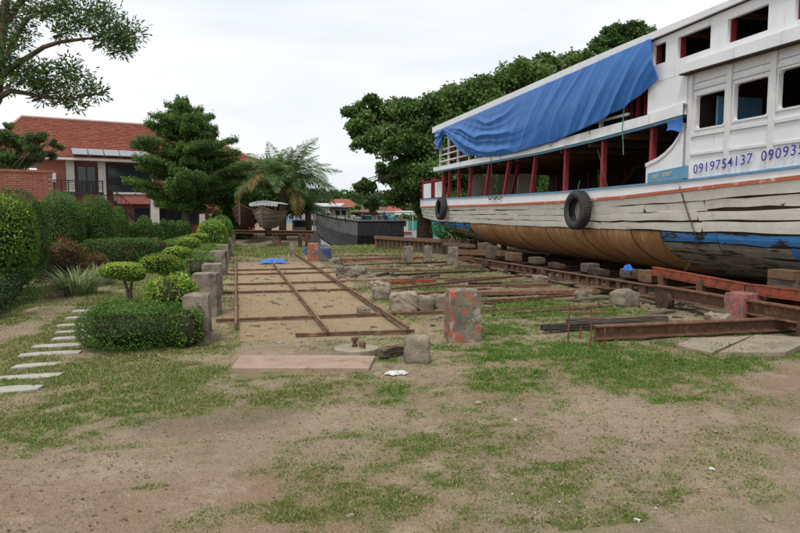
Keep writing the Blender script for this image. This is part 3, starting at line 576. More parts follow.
for i, (px, py, r_, d, lb_) in enumerate([(330, 218, 9, 95, 'green bush between the grey house and the red roofed house'), (356, 214, 10, 102, 'rounded green tree between two red roofed houses'), (402, 222, 9, 92, 'bush in front of the low white building'), (315, 215, 8, 112, 'small tree behind the blue building'), (345, 222, 8, 94, 'low bush above the black barge')]):
    tree('bank_tree', lb_, gpt(px, d), 1.5, cl([(px-4, py, r_*.7), (px+5, py-2, r_*.7), (px, py+5, r_*.8)], d, 1, i), 3500, .45, G_MID+G_DARK[1:], .2, 'trees on the far bank', sub=5)
shrub('treeline', 'dark distant treeline along the far bank', 'treeline', (12, 150, 2.0), (160, 9, 5.2), 2.6, 30000, 1.0, G_DARK+G_MID[:1], lump=.4)
bpy.data.objects['treeline']['kind'] = 'stuff'
# overhanging tree at top left (near)
def near_tree():
    d = 9.0; b_ = gpt(-40, d); t_ = empty('garden_tree', b_, 'near tree at the upper left with two long leafy limbs over the garden', 'tree'); random.seed(21)
    q = lambda x, y, dd=0: Vector(at(x, y, d+dd))
    MB().tube([b_, q(-22, 190), q(-9, 130), q(-3, 100), q(0, 60), q(3, 25), q(7, -10), q(12, -60)], [.12, .10, .085, .07, .062, .058, .055, .04], 10).build('trunk', BARK, t_, smooth=True)
    lb = MB(); lb.tube([q(0, 78), q(14, 66), q(30, 56), q(44, 47), q(60, 42), q(76, 40), q(92, 38), q(108, 33), q(124, 30)], [.042, .04, .036, .032, .027, .022, .016, .011, .007], 7)
    lb.tube([q(-1, 97), q(10, 91), q(25, 93), q(42, 97), q(60, 99), q(76, 98), q(92, 94), q(103, 96)], [.045, .04, .034, .028, .02, .016, .012, .006], 6)
    lb.tube([q(3, 62), q(14, 40), q(26, 20), q(44, 10), q(70, 4)], [.045, .04, .03, .02, .01], 6); lb.tube([q(7, 22), q(20, 2), q(50, -20), q(90, -20)], [.05, .04, .03, .015], 6)
    cls = []
    for (x, y, r_) in [(4, 8, 13), (18, 14, 13), (8, 30, 12), (26, 26, 10), (34, 10, 13), (48, 16, 12), (60, 8, 12), (52, 4, 12), (74, 12, 12), (84, 20, 11), (70, 26, 9), (96, 26, 10), (92, 12, 9), (104, 12, 9), (112, 20, 9), (110, 38, 9), (122, 34, 10), (133, 32, 7), (128, 44, 8), (118, 50, 6), (102, 44, 5), (62, 34, 6), (20, 44, 7), (6, 58, 10), (4, 72, 9), (16, 66, 8), (30, 68, 8), (24, 80, 6), (70, 70, 8), (80, 76, 8), (66, 84, 9), (84, 90, 9), (97, 92, 8), (52, 90, 8), (40, 82, 8), (40, 96, 6), (60, 100, 5), (75, 104, 3), (12, 84, 6), (20, -15, 20), (60, -18, 22), (95, -14, 18), (36, 84, 8), (50, 70, 5), (-12, 20, 18), (-14, 60, 14), (-30, 40, 25)]:
        for k in range(5):
            x2, y2 = x+random.gauss(0, r_*.5), y+random.gauss(0, r_*.42); dd = random.uniform(-.35, .35); c_ = q(x2, y2, dd); cls.append(c_)
            if k < 3: lb.tube([q(lerp(x2, max(x-10, 0), .8), lerp(y2, y+6, .7), dd*.4), q(lerp(x2, x, .5), lerp(y2, y+3, .4), dd*.7), c_], [.012, .008, .004], 4)
    lb.build('branch', BARK, t_, smooth=True)
    P, A = [], []
    for c_ in cls:
        k = 44; dirs = unit(RNG.normal(size=(k, 3))*np.array([1, 1, .7])+np.array([0, 0, .15])); r_ = RNG.uniform(.03, .13, k)[:, None]; P.append(np.array(c_)+RNG.normal(size=(k, 3))*.035+dirs*r_); A.append(dirs)
    P = np.concatenate(P); A = np.concatenate(A); n = len(P); s_ = unit(np.cross(A, RNG.normal(size=(n, 3)))); Ln = RNG.uniform(.055, .10, (n, 1)); Wd = RNG.uniform(.008, .013, (n, 1))
    V = np.empty((n, 4, 3)); V[:, 0] = P; V[:, 1] = P+A*Ln*.5+s_*Wd; V[:, 2] = P+A*Ln; V[:, 3] = P+A*Ln*.5-s_*Wd
    C = np.repeat(pal(n, [(.03, .065, .018), (.05, .095, .022), (.10, .17, .04), (.055, .09, .03)], .25), 4, axis=0)
    quads_mesh('crown', V.reshape(-1, 3), np.arange(4*n).reshape(n, 4), [LEAF], None, C, t_)
near_tree()
tree('garden_tree', 'olive green tree leaning over the brick wall beside the villa', gpt(8, 26), 3.2, cl([(30, 140, 8), (44, 137, 7), (56, 143, 5), (62, 148, 3), (20, 146, 10), (4, 138, 10), (34, 152, 8), (50, 156, 5), (8, 126, 5), (10, 156, 10), (28, 160, 7), (-10, 145, 14), (40, 160, 4)], 26, .6, 3), 26000, .11, [(.07, .12, .035), (.11, .16, .05), (.06, .095, .03)], .09, None, Wd=.028, squash=.65)
shrub('wall_bush', 'light green round bush just over the brick wall', 'bush', at(6, 169, 26), (.8, .6, .6), 2.2, 3000, .07, G_MID+G_LIGHT[:1])
# palm
def palm(px, d, topz, nf, ln, label, seed, tr=.2):
    random.seed(seed); b_ = gpt(px, d); t_ = empty('palm_tree', b_, label, 'palm', 'palms by the hauled out boats'); MB().tube([b_, (b_[0]+.05, b_[1], topz*.5), (b_[0], b_[1], topz)], [tr*1.2, tr, tr*1.1], 9).build('trunk', BARK, t_, smooth=True)
    frs = []
    for v in range(4):
        V = []; F = []; C = []; ns = 44; rach = []
        cur = [1.15, 1.5, .9, 1.9][v]
        a = R(72); p = np.array([0., 0., 0.])
        for i in range(ns+1):
            rach.append(p.copy()); st_ = ln/ns; a_ = a-cur*(i/ns)**1.3*1.35; p = p+np.array([math.cos(a_), 0, math.sin(a_)])*st_
        rach = np.array(rach)
        for i in range(3, ns):
            tt = i/ns; L_ = .62*ln/3*math.sin(math.pi*min(1, .18+tt*.80))*1.15; tg = rach[i+1]-rach[i]; tg /= np.linalg.norm(tg)
            for sd in (-1, 1):
                for rep in range(2):
                    dr = np.array([0, sd, 0])*(.8+.1*random.random())+tg*.75+np.array([0, 0, random.uniform(-.5, .35)]); dr /= np.linalg.norm(dr); e = rach[i]+dr*L_*random.uniform(.8, 1.1); e[2] -= L_*.22; wv = tg*.024
                    o = len(V); m_ = (rach[i]+e)/2+np.array([0, 0, L_*.05]); V += [rach[i], m_+wv, e, m_-wv]; F.append((o, o+1, o+2, o+3))
        for i in range(0, ns-1, 2):
            o = len(V); w_ = .022*(1-i/ns)+.006; V += [rach[i]+[0, w_, 0], rach[i]-[0, w_, 0], rach[min(i+2, ns)]-[0, w_, 0], rach[min(i+2, ns)]+[0, w_, 0]]; F.append((o, o+1, o+2, o+3))
        base_c = [(.09, .15, .055), (.12, .19, .075), (.15, .21, .095), (.26, .21, .07)][v]
        C = np.repeat(pal(len(F), [base_c, tuple(x*1.3 for x in base_c)], .2), 4, axis=0)
        o = quads_mesh('frond', np.array(V), np.array(F), [LEAF], None, C, t_, local=True); frs.append(o); o.location = (0, 0, topz)
    for i in range(nf):
        src = frs[i % 3] if i % 17 else frs[3]
        if i < 4: f = frs[i]
        else: f = src.copy(); COL.objects.link(f); f.parent = t_
        pit = random.uniform(-.35, .55) if i % 3 else random.uniform(.2, .9); f.rotation_euler = (random.uniform(-.2, .2), pit, random.uniform(0, 2*math.pi)); s_ = random.uniform(.8, 1.12); f.scale = (s_, s_, s_); f.location = (0, 0, topz+random.uniform(-.2, .1))
palm(282, 37, 2.9, 62, 3.9, 'big feathery palm with arching fronds behind the hauled out boats', 4, .2)
palm(308, 39, 1.6, 20, 2.9, 'smaller palm leaning to the right over the river bank', 8, .18)

# ------------------------------------------------------------------ greenery beyond the boat
for i, (x, y, a, b_, h) in enumerate([(16.2, 20, 1.6, 3.6, 4.9), (16.8, 13.5, 1.6, 3.6, 5.0), (16.6, 27, 2.0, 3.4, 4.4), (16.4, 7.2, 1.5, 3.2, 4.6), (12.5, 30.5, 2.6, 1.2, 2.6), (19.5, 36, 2.5, 5.0, 6.2), (21, 47, 3.0, 6.0, 7.0)]):
    shrub('riverside_bush', ['dense bush seen through the open lower deck left of the big tyre', 'dense bush seen through the lower deck beside the curved white panel', 'bush seen under the stern of the boat beyond the props', 'bush beyond the near hull, seen under the keel', 'bush behind the timber bank wall at the foot of the large tree', 'tall thicket seen through the lower deck right of the stern pillars', 'farther thicket seen between the beige boards of the lower deck'][i], 'bush', (x, y, h/2), (a, b_, h/2), 2.6, 12000, .13, G_DARK+G_MID[:2], 'bushes beyond the boat', lump=.25, seed=i+3)
# ------------------------------------------------------------------ garden
def pp(px, py): return on_ground(px, py)
shrub('box_hedge', 'low square clipped dark green hedge along the lawn edge at the left', 'hedge', (-4.35, 10.3, .30), (.85, 2.85, .31), 9, 15000, .036, G_DARK+G_MID[:2], lump=.02, zmin=-.95)
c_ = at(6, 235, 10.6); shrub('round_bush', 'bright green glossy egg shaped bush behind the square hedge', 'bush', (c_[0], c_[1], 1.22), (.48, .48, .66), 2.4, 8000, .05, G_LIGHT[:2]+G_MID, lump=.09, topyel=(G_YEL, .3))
c_ = at(14, 225, 12.2); shrub('cone_bush', 'tall dark clipped cone bush behind the bright green bush', 'bush', (c_[0], c_[1], 1.04), (.58, .6, 1.06), 2.2, 12000, .04, G_DARK, lump=.06)
for i, (px, top, wpx, d, lb_) in enumerate([(60, 191, 44, 18.3, 'large clipped dome bush in front of the brick wall'), (95, 195.5, 38, 19.6, 'second large clipped dome bush right of the brick wall'), (118, 207, 19, 21.5, 'narrow dome bush right of the two large domes')]):
    zt = at(px, top, d)[2]; p = at(px, 213, d); shrub('dome_bush', lb_, 'bush', (p[0], p[1], zt/2), (wpx/FPX*d/2, wpx/FPX*d/2, zt/2), 2.1, 16000, .045, G_DARK[2:]+G_MID[:2], 'clipped dome bushes', lump=.12, seed=i)
for i, (px, top, wpx, d) in enumerate([(131, 222, 12, 23), (144, 215, 15, 24.5), (155, 222, 10, 26), (163.5, 219, 10, 27.5), (171.5, 220, 9, 29), (179, 220, 9, 30.5), (186, 221, 8, 32)]):
    zt = at(px, top, d)[2]; p = at(px, 213, d); wd = wpx/FPX*d/2*1.15
    shrub('small_dome_bush', ['first', 'second', 'third', 'fourth', 'fifth', 'sixth', 'last'][i]+' small pointed bush in the row running toward the villa pillars', 'bush', (p[0], p[1], zt/2), (wd, wd, zt/2), 2.2, 3500, .06, G_DARK[1:]+G_MID[:2], 'small pointed bushes before the villa', lump=.05, seed=i+5)
def low_hedge(name, lb_, px0, py0, px1, py1, h, wd, n, L_, cols, d=None, **k):
    a = Vector(pp(px0, py0)); b_ = Vector(pp(px1, py1)); m_ = (a+b_)/2; ln = (b_-a).length/2; an = math.atan2(b_.y-a.y, b_.x-a.x)
    pts, nr_ = superell((0, 0, 0), (ln, wd/2, h/2), 4, n, .08, int(px0)); cv, cf = sphere_core((0, 0, 0), (ln, wd/2, h/2), 4)
    Rm = np.array([[math.cos(an), -math.sin(an), 0], [math.sin(an), math.cos(an), 0], [0, 0, 1]]); o = np.array([m_.x, m_.y, h/2])
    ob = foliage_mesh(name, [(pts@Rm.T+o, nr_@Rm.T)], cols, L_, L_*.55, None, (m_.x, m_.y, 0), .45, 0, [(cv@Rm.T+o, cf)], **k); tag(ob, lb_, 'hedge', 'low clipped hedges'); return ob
low_hedge('low_hedge', 'rounded low green hedge below the two large dome bushes', 82, 268, 160, 266, .85, 1.1, 9000, .05, G_MID[:2]+G_DARK, jit=.2)
low_hedge('low_hedge', 'long bright low hedge running back along the small pointed bushes', 152, 262, 212, 240, .55, 1.0, 12000, .06, G_MID+G_LIGHT[:1])
low_hedge('low_hedge', 'green low hedge just behind the row of concrete posts', 196, 288, 218, 248, .55, .9, 12000, .045, G_MID, topyel=(G_LIGHT, .3))
low_hedge('low_hedge', 'dark low hedge between the long bright hedge and the cloud bushes', 150, 276, 196, 256, .45, 1.0, 9000, .05, G_DARK[1:]+G_MID)
low_hedge('low_hedge', 'far low hedge in front of the villa ground floor', 120, 246, 200, 232, .7, 1.6, 9000, .07, G_MID+G_DARK[2:])
# croton bushes
CRO = [(.20, .05, .03), (.14, .06, .03), (.05, .09, .02), (.24, .11, .05), (.06, .10, .025), (.10, .035, .025)]
c_ = at(62, 250, 13.6); shrub('croton_bush', 'reddish brown croton bush beside the pale striped grass clump', 'bush', (c_[0], c_[1], .48), (.52, .5, .55), 2, 4500, .07, CRO, 'croton bushes', lump=.3, Wd=.025, inner=.4, flat=.3)
c_ = at(92, 255, 14.6); shrub('croton_bush', 'smaller red and green croton bush in front of the low hedge', 'bush', (c_[0], c_[1], .3), (.42, .35, .36), 2, 2500, .07, CRO, 'croton bushes', lump=.3, Wd=.025, inner=.4, flat=.3)
c_ = at(152, 245, 19); shrub('croton_bush', 'orange tipped bush between the low hedge and the long hedge', 'bush', (c_[0], c_[1], .4), (.5, .45, .42), 2, 2500, .07, CRO[:4]+G_MID, 'croton bushes', lump=.3, Wd=.03, inner=.4)
def blades_clump(name, lb_, c_, r_, n, ln, w_, cols, cat, group=None, kind=None):
    a = RNG.uniform(0, 2*math.pi, n); rr = r_*np.sqrt(RNG.random(n))*.45; P = np.stack([c_[0]+np.cos(a)*rr, c_[1]+np.sin(a)*rr, np.full(n, c_[2])], 1)
    lean = RNG.uniform(.15, 1.0, n); d = np.stack([np.cos(a)*lean, np.sin(a)*lean, np.ones(n)], 1); d = unit(d); L_ = (ln*RNG.uniform(.6, 1.15, n))[:, None]; sd = np.stack([-np.sin(a), np.cos(a), np.zeros(n)], 1)*w_/2
    m_ = P+d*L_*.55; e = m_+unit(d+np.stack([np.cos(a), np.sin(a), -1.0*np.ones(n)*lean], 1)*.8)*L_*.5
    V = np.stack([P-sd, P+sd, m_+sd, m_-sd, m_-sd, m_+sd, e+sd*.1, e-sd*.1], 1).reshape(-1, 3); F = np.arange(8*n).reshape(2*n, 4)
    o = quads_mesh(name, V, F, [LEAF], None, np.repeat(pal(n, cols, .15), 8, axis=0), None, c_); return tag(o, lb_, cat, group, kind)
PALEG = [(.25, .29, .15), (.17, .23, .09), (.10, .16, .045), (.34, .36, .23)]
c_ = pp(80, 297); blades_clump('striped_grass', 'large clump of pale striped long grass beside the stepping stones', (c_[0]-.1, c_[1]+.2, 0), .62, 520, .66, .016, PALEG, 'ornamental grass', 'striped grass clumps')
c_ = pp(97, 285); blades_clump('striped_grass', 'smaller pale striped grass clump behind the large one', (c_[0], c_[1], 0), .6, 350, .6, .018, PALEG, 'ornamental grass', 'striped grass clumps')
# round hedge drum with bushes
shrub('round_hedge', 'low oval clipped hedge beside the nearest grey concrete post', 'hedge', (-1.14, 8.38, .225), (.72, .82, .26), 3, 24000, .025, G_DARK[1:]+G_MID[:2], lump=.12, topyel=(G_MID, .6))
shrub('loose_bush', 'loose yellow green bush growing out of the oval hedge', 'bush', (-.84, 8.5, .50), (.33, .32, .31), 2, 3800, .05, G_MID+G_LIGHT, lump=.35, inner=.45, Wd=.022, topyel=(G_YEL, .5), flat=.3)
shrub('loose_bush', 'small bright bush hugging the nearest grey concrete post', 'bush', (-.58, 7.82, .22), (.20, .20, .27), 2, 1600, .04, G_MID+G_LIGHT[:2], lump=.35, inner=.5, Wd=.02, flat=.3)
def cloud(px, d, pads, stem_px, base_py, lb_):
    p = at(px, 213, d); t_ = empty('cloud_topiary', (p[0], p[1], 0), lb_, 'topiary', 'cloud pruned bushes'); tk = MB(); random.seed(px); fm = []; cores = []
    for (x, y, wpx, hpx) in pads:
        c_ = at(x, y, d); r_ = (wpx/FPX*d/2, wpx/FPX*d/2*.9, hpx/FPX*d/2); fm.append(superell(c_, r_, 2.3, 2600, .10, int(x))); cores.append(sphere_core(c_, r_, 2.3))
        tk.tube([(p[0]+.02, p[1], 0), Vector((p[0], p[1], c_[2]*.5)).lerp(Vector(c_), .3), (c_[0], c_[1], c_[2]-r_[2]*.3)], [.03, .025, .015], 6)
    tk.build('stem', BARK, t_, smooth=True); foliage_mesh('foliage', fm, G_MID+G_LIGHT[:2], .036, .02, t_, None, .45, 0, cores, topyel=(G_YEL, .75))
cloud(127, 8.9, [(121, 270.5, 40, 16), (132, 274, 26, 14)], 128, 300, 'flat topped cloud pruned bush rising from the oval hedge')
cloud(163, 10.9, [(160, 264, 40, 18), (170, 268, 26, 16)], 168, 300, 'double padded cloud pruned bush behind the oval hedge')
cloud(180, 12.8, [(177, 252.5, 28, 11)], 180, 280, 'yellow green mushroom shaped bush near the second concrete post')
cloud(189, 15.2, [(189, 243, 22, 11)], 190, 270, 'small mushroom shaped bush beyond the yellow green one')
cloud(199, 18.5, [(199, 236.5, 18, 6)], 199, 260, 'farthest low cloud pruned bush before the bright round bush')
c_ = at(212, 227, 22.5); shrub('round_bush', 'bright lime green round bush at the far end of the post row', 'bush', (c_[0], c_[1], .65), (.56, .56, .72), 2.3, 6000, .06, G_LIGHT+G_MID[1:], lump=.06)
c_ = at(221, 226, 26); shrub('round_bush', 'second lime green bush half hidden behind the bright round bush', 'bush', (c_[0], c_[1], .7), (.5, .5, .8), 2.3, 4000, .06, G_MID+G_LIGHT[:1], lump=.1)
# stepping stones
random.seed(14); STEP = [(90, 313), (87, 318), (80, 324), (78, 330), (73, 336.5), (57, 344), (50, 352.5), (42, 362.5), (28, 374.5), (8, 389)]
for i, (px, py) in enumerate(STEP):
    g = pp(px, py); wd = random.uniform(.50, .62); dp = random.uniform(.17, .21); poly = []
    for (a, b_) in [(-.5, -.42), (-.1, -.5), (.3, -.46), (.5, -.35), (.5, .38), (.1, .5), (-.35, .44), (-.5, .3)]: poly.append((g[0]+a*wd+random.uniform(-.02, .02), g[1]+b_*dp+random.uniform(-.012, .012)))
    z = gz(g[0], g[1]); o = MB().slab(poly, z-.05, z+.014).build('stepping_stone', FLAG)
    ordn = ['tenth and farthest', 'ninth', 'eighth', 'seventh', 'sixth', 'fifth', 'fourth', 'third', 'second', 'nearest'][i]
    tag(o, ordn+' flat pale stepping stone'+(', cut by the photo edge' if i == 9 else ' counted from the near end')+' of the lawn path', 'stepping stone', 'stepping stones in the lawn')
def stone(px, py, wpx, hpx, lb_, nm='stone', m=STONE, seed=0, group=None, depth=.8, amp=.03, bev=.2, rz=.3, sink=.03, cat=None, dx=0):
    g = pp(px, py); d = g[0]*math.sin(YAW)+g[1]*math.cos(YAW); w_ = wpx/FPX*d; h = hpx/FPX*d; dp = w_*depth
    cc = (g[0]+dp*.5*math.sin(YAW), g[1]+dp*.5*math.cos(YAW), h/2-sink/2); o = rough_block(cc, (w_, dp, h+sink), rz-YAW, amp*min(1, w_*2.5), 7, seed, 0, bev).build(nm, m, smooth=False)
    for p in o.data.polygons: p.use_smooth = bev > .15
    return tag(o, lb_, cat or nm.replace('_', ' '), group)
stone(54, 299, 14, 8, 'smooth grey stone at the foot of the striped grass', m=CONC, seed=9, bev=.4)

# ------------------------------------------------------------------ rows of posts
def post(px, py, wpx, top_py, lb_, m=CONC, depth=1.0, seed=0, rz=0.0, group='concrete posts', taper=0.05, nm='concrete_post', amp=.010, bev=.03):
    g = pp(px, py); d = g[0]*math.sin(YAW)+g[1]*math.cos(YAW); w_ = wpx/FPX*d; h = at(px, top_py, d)[2]; dp = w_*depth
    cc = (g[0]+dp*.5*math.sin(YAW), g[1]+dp*.5*math.cos(YAW), h/2-.06); return tag(rough_block(cc, (w_, dp, h+.12), rz-YAW*.4, amp, 9, seed, taper, bev).build(nm, m), lb_, 'post', group)
gp_ = 'concrete posts along the garden edge'
for i, (px, py, wd, tp) in enumerate([(193.5, 345, 25, 296), (203, 316, 25, 274), (209.5, 297, 19, 264.5), (216, 276, 16, 251.5), (221, 264, 12, 245), (225, 257, 10, 241), (228, 252, 8, 238), (230.5, 248, 7, 235.5)]):
    post(px, py, wd, tp, 'grey concrete post, '+['nearest of the garden edge row, beside the oval hedge', 'second of the garden edge row', 'third of the garden edge row, lower than its neighbours', 'fourth of the garden edge row', 'fifth of the garden edge row', 'sixth of the garden edge row', 'seventh of the garden edge row', 'last and smallest of the garden edge row'][i], CONC, 1.2, i, .05*(-1)**i, gp_)
post(464, 341, 34, 291, 'square concrete block with flaking red paint in the middle of the yard', CONC_RED, .85, 21, -.02, 'painted concrete blocks', nm='painted_block', amp=.012)
post(750, 326, 34, 294, 'pink painted concrete block below the near hull behind the rusty beam', CONC_PINK, .7, 22, .25, 'painted concrete blocks', nm='painted_block', amp=.012)
post(408, 263, 9.5, 246.5, 'dark upright post by the timber bank wall', CONC, 1, 23, 0, 'posts beyond the rails'); post(453, 265, 9.5, 247, 'upright grey post under the stern of the boat', CONC, 1, 24, 0, 'posts beyond the rails')
post(312.5, 261, 11, 243.5, 'post with flaking orange red paint by the river bank', CONC_RED, 1, 25, 0, 'posts beyond the rails'); post(324.5, 262.5, 12, 248, 'post smeared with dark blue paint beside the red one', mat('blue_smeared_concrete', (.16, .14, .13), (.10, .09, .09), 4, .9, .5, stain=(.03, .06, .15), stain_lo=.48), 1, 26, 0, 'posts beyond the rails')
post(428, 262, 7, 246, 'short post behind the dark upright post', CONC, 1, 27, 0, 'posts beyond the rails'); post(292, 258, 5, 243, 'thin post left of the orange red one', CONC, 1, 28, 0, 'posts beyond the rails')
stone(416.5, 362, 23, 26, 'chunky pale stump of broken concrete in front of the rail grid', 'concrete_stump', STONE, 3, rz=.1, bev=.16)
stone(379, 290, 19, 7, 'flat topped stone beside the grid, upper of a small pile', 'concrete_lump', CONC_PALE, 4, 'lumps of concrete beside the grid', bev=.15)
stone(381, 301, 17, 13, 'knobbly lump in front of the flat topped stone', 'concrete_lump', STONE, 5, 'lumps of concrete beside the grid', bev=.3)
stone(404, 314, 27, 20, 'squared ochre block left of two pale lumps', 'concrete_lump', CONC_PALE, 6, 'lumps of concrete beside the grid', bev=.08, rz=0)
stone(425, 311, 18, 15, 'pale lump touching the squared ochre block', 'concrete_lump', STONE, 7, 'lumps of concrete beside the grid', bev=.25)
stone(440, 309, 17, 14, 'pale lump hidden partly behind the red painted block', 'concrete_lump', STONE, 8, 'lumps of concrete beside the grid', bev=.25)
stone(343, 279, 14, 12, 'square lump at the right edge of the grid rails', 'concrete_lump', CONC, 10, 'lumps of concrete beside the grid', bev=.12); stone(358, 276, 15, 9, 'low brown lump right of the square lump', 'concrete_lump', STONE, 11, 'lumps of concrete beside the grid', bev=.2)
stone(363, 315, 12, 7, 'dark little brick sized lump lying inside the grid', 'concrete_lump', CONC, 12, 'lumps of concrete beside the grid', bev=.1)
stone(335, 265, 13, 6, 'dark low lump behind the square lump', 'concrete_lump', CONC, 17, 'lumps of concrete beside the grid', bev=.2)
stone(628, 308, 27, 16, 'rounded rough boulder below the perforated steel beam', 'boulder', STONE, 13, bev=.3); stone(728, 325, 28, 9, 'low flat topped stone left of the pink painted block', 'flat_stone', CONC_PALE, 14, bev=.18)
stone(690, 327, 16, 4, 'thin slab chip left of the flat topped stone', 'stone_chip', CONC_PALE, 15, bev=.12); stone(586, 299, 16, 8, 'brown rock beside the long rusty plate', 'rock', STONE, 31, 'rocks near the rusty plate'); stone(541, 285, 14, 9, 'square brown rock under the steel beam end', 'rock', STONE, 32, 'rocks near the rusty plate')
stone(462, 297, 10, 3, 'small white stone behind the red painted block', 'pale_stone', CONC_PALE, 33, 'white stones on the ground'); stone(474, 300, 7, 3, 'tiny white stone right of the red painted block', 'pale_stone', CONC_PALE, 34, 'white stones on the ground'); stone(431, 268, 6, 2.5, 'white stone near the bank wall posts', 'pale_stone', CONC_PALE, 35, 'white stones on the ground'); stone(444, 300, 8, 4, 'white stone behind the pale lumps', 'pale_stone', CONC_PALE, 36, 'white stones on the ground')

# ------------------------------------------------------------------ rail grid
def rail_mb(a, b_, h=.052, w_=.05):
    a = Vector(a); b_ = Vector(b_); z = Vector((0, 0, 1)); m_ = MB(); m_.bar(a+z*(h-.011), b_+z*(h-.011), w_*.6, .022); m_.bar(a+z*(h/2), b_+z*(h/2), .014, h-.03); m_.bar(a+z*.006, b_+z*.006, w_, .012); return m_
grid = empty('rail_grid', (1.1, 8, 0), 'grid of rusty steel rails laid over sandy ground', 'rails')
RAILM = mat('brown_rail_steel', (.20, .105, .065), (.13, .07, .045), 14, .8, .4, stain=(.31, .20, .13), stain_lo=.52, stain_w=.12, stain_scale=8)
for (x0, x1, y0, y1) in [(-.03, -.03, 8.75, 22.2), (1.13, 1.07, 8.0, 19.6), (2.2, 2.15, 7.9, 23.8)]: rail_mb((x0, y0, .04), (x1, y1, .05)).build('rail', RAILM, grid)
for (x0, y0, x1, y1) in [(.72, 8.09, 2.30, 7.96), (-.32, 9.5, 6.6, 9.30), (-.32, 12.8, 6.8, 12.5), (-.3, 14.25, 6.8, 14.2), (-.25, 16.6, 6.2, 16.3), (-.2, 17.8, 6.3, 17.9)]: rail_mb((x0, y0, -.005), (x1, y1, -.005), .045).build('rail', RAILM, grid)
o = rail_mb((2.9, 9.9, .03), (6.7, 10.5, .03)).build('loose_rail', RAILM); tag(o, 'single rail lying askew on the grass behind the red painted block', 'rail', 'loose rails')
o = rail_mb((3.0, 12.1, .05), (6.6, 13.5, .09)).build('loose_rail', RAILM); tag(o, 'loose rail running up to the wheels of the boat carriage', 'rail', 'loose rails')
o = MB().bar((4.55, 11.25, .05), (7.35, 10.95, .05), .30, .07).build('rusty_plate', RAILM); tag(o, 'long flat rusty steel plate lying behind the grass patch', 'steel plate')
o = MB().bar((2.7, 19.5, .10), (6.0, 19.9, .10), .06, .06).build('red_pole', ORANGE); tag(o, 'red painted pole lying in front of the bank wall', 'pole', 'red poles'); o = MB().bar((3.0, 13.35, .06), (4.4, 13.5, .06), .08, .06).build('red_pole', ORANGE); tag(o, 'short orange red pole lying right of the concrete lumps', 'pole', 'red poles')
o = MB().ibeam((4.30, 6.80, .115), (9.0, 6.62, .115), .13, .17, .016).build('steel_i_beam', RUST); tag(o, 'thick rusty I beam lying on the grass before the pink painted block', 'steel beam')
for i, (a, b_, w_, h, m_, lb_) in enumerate([((3.95, 7.5, .06), (5.5, 7.48, .08), .11, .09, WOODK, 'dark charred timber lying in the grass by the steel rods'), ((4.45, 7.72, .09), (5.95, 7.58, .09), .13, .10, WOODG, 'grey weathered timber behind the charred one'), ((1.50, 6.62, .05), (2.05, 6.95, .05), .10, .09, WOODG, 'short timber leading to the concrete stump')]):
    o = rough_block(Vector(a).lerp(Vector(b_), .5), ((Vector(b_)-Vector(a)).length, w_, h), math.atan2(b_[1]-a[1], b_[0]-a[0]), .012, 8, 40+i, 0, .05).build('timber', m_); tag(o, lb_, 'timber', 'loose timbers')
for i, (px, py, tp) in enumerate([(568, 345, 303), (580, 338, 326), (590, 348, 305), (604, 350, 328)]):
    g = pp(px, py); d = g[0]*math.sin(YAW)+g[1]*math.cos(YAW); o = MB().tube([(g[0], g[1], -.05), (g[0]+.008, g[1], at(px, tp, d)[2])], .010, 6).build('steel_rod', RUST); tag(o, ['tall thin steel rod standing in the grass, first from the left', 'short steel rod between the two tall ones', 'second tall steel rod standing in the grass', 'short steel rod at the left end of the rusty I beam'][i], 'steel rod', 'upright steel rods')
# concrete slab, round cover with bolt
sl_ = MB().slab([(-.08, 6.42), (1.27, 6.06), (1.45, 6.58), (1.2, 6.68), (.02, 7.0)], -.05, .034).build('concrete_slab', mat('rusty_stained_slab', (.36, .27, .20), (.28, .20, .145), 4, .9, .5, stain=(.22, .13, .09), stain_lo=.56, stain_w=.12, stain_scale=5)); tag(sl_, 'long flat slab stained rusty pink in front of the grid', 'slab')
cv = empty('anchor_cover', (1.32, 7.02, 0), 'round flat cover with rusty bolts sticking up behind the slab', 'cover')
poly = [(1.32+.26*math.cos(a), 7.0+.24*math.sin(a)) for a in np.linspace(0, 2*math.pi, 17)[:-1]]; MB().slab(poly, -.02, .045).build('disc', CONC_PALE, cv)
for (x, y, h) in ((1.38, 6.95, .11), (1.31, 7.05, .15)): m_ = MB().tube([(x, y, .03), (x, y, h)], .022, 8); m_.tube([(x, y, h-.03), (x, y, h+.005)], .04, 6); m_.tube([(x, y, .045), (x, y, .075)], .035, 6); m_.build('bolt', RUST, cv)
for i, (poly, lb_, z) in enumerate([([(5.12, 5.75), (6.3, 6.42), (5.5, 6.50), (5.02, 6.2)], 'flat pale slab in the grass in front of the rusty I beam', .02), ([(5.2, 5.72), (5.9, 5.52), (7.0, 6.1), (6.4, 6.44)], 'wider flat slab under the end of the grass by the I beam', .028)]):
    o = MB().slab(poly, -.05, z+.02).build('flat_slab', CONC_PALE); tag(o, lb_, 'slab', 'flat slabs by the I beam')
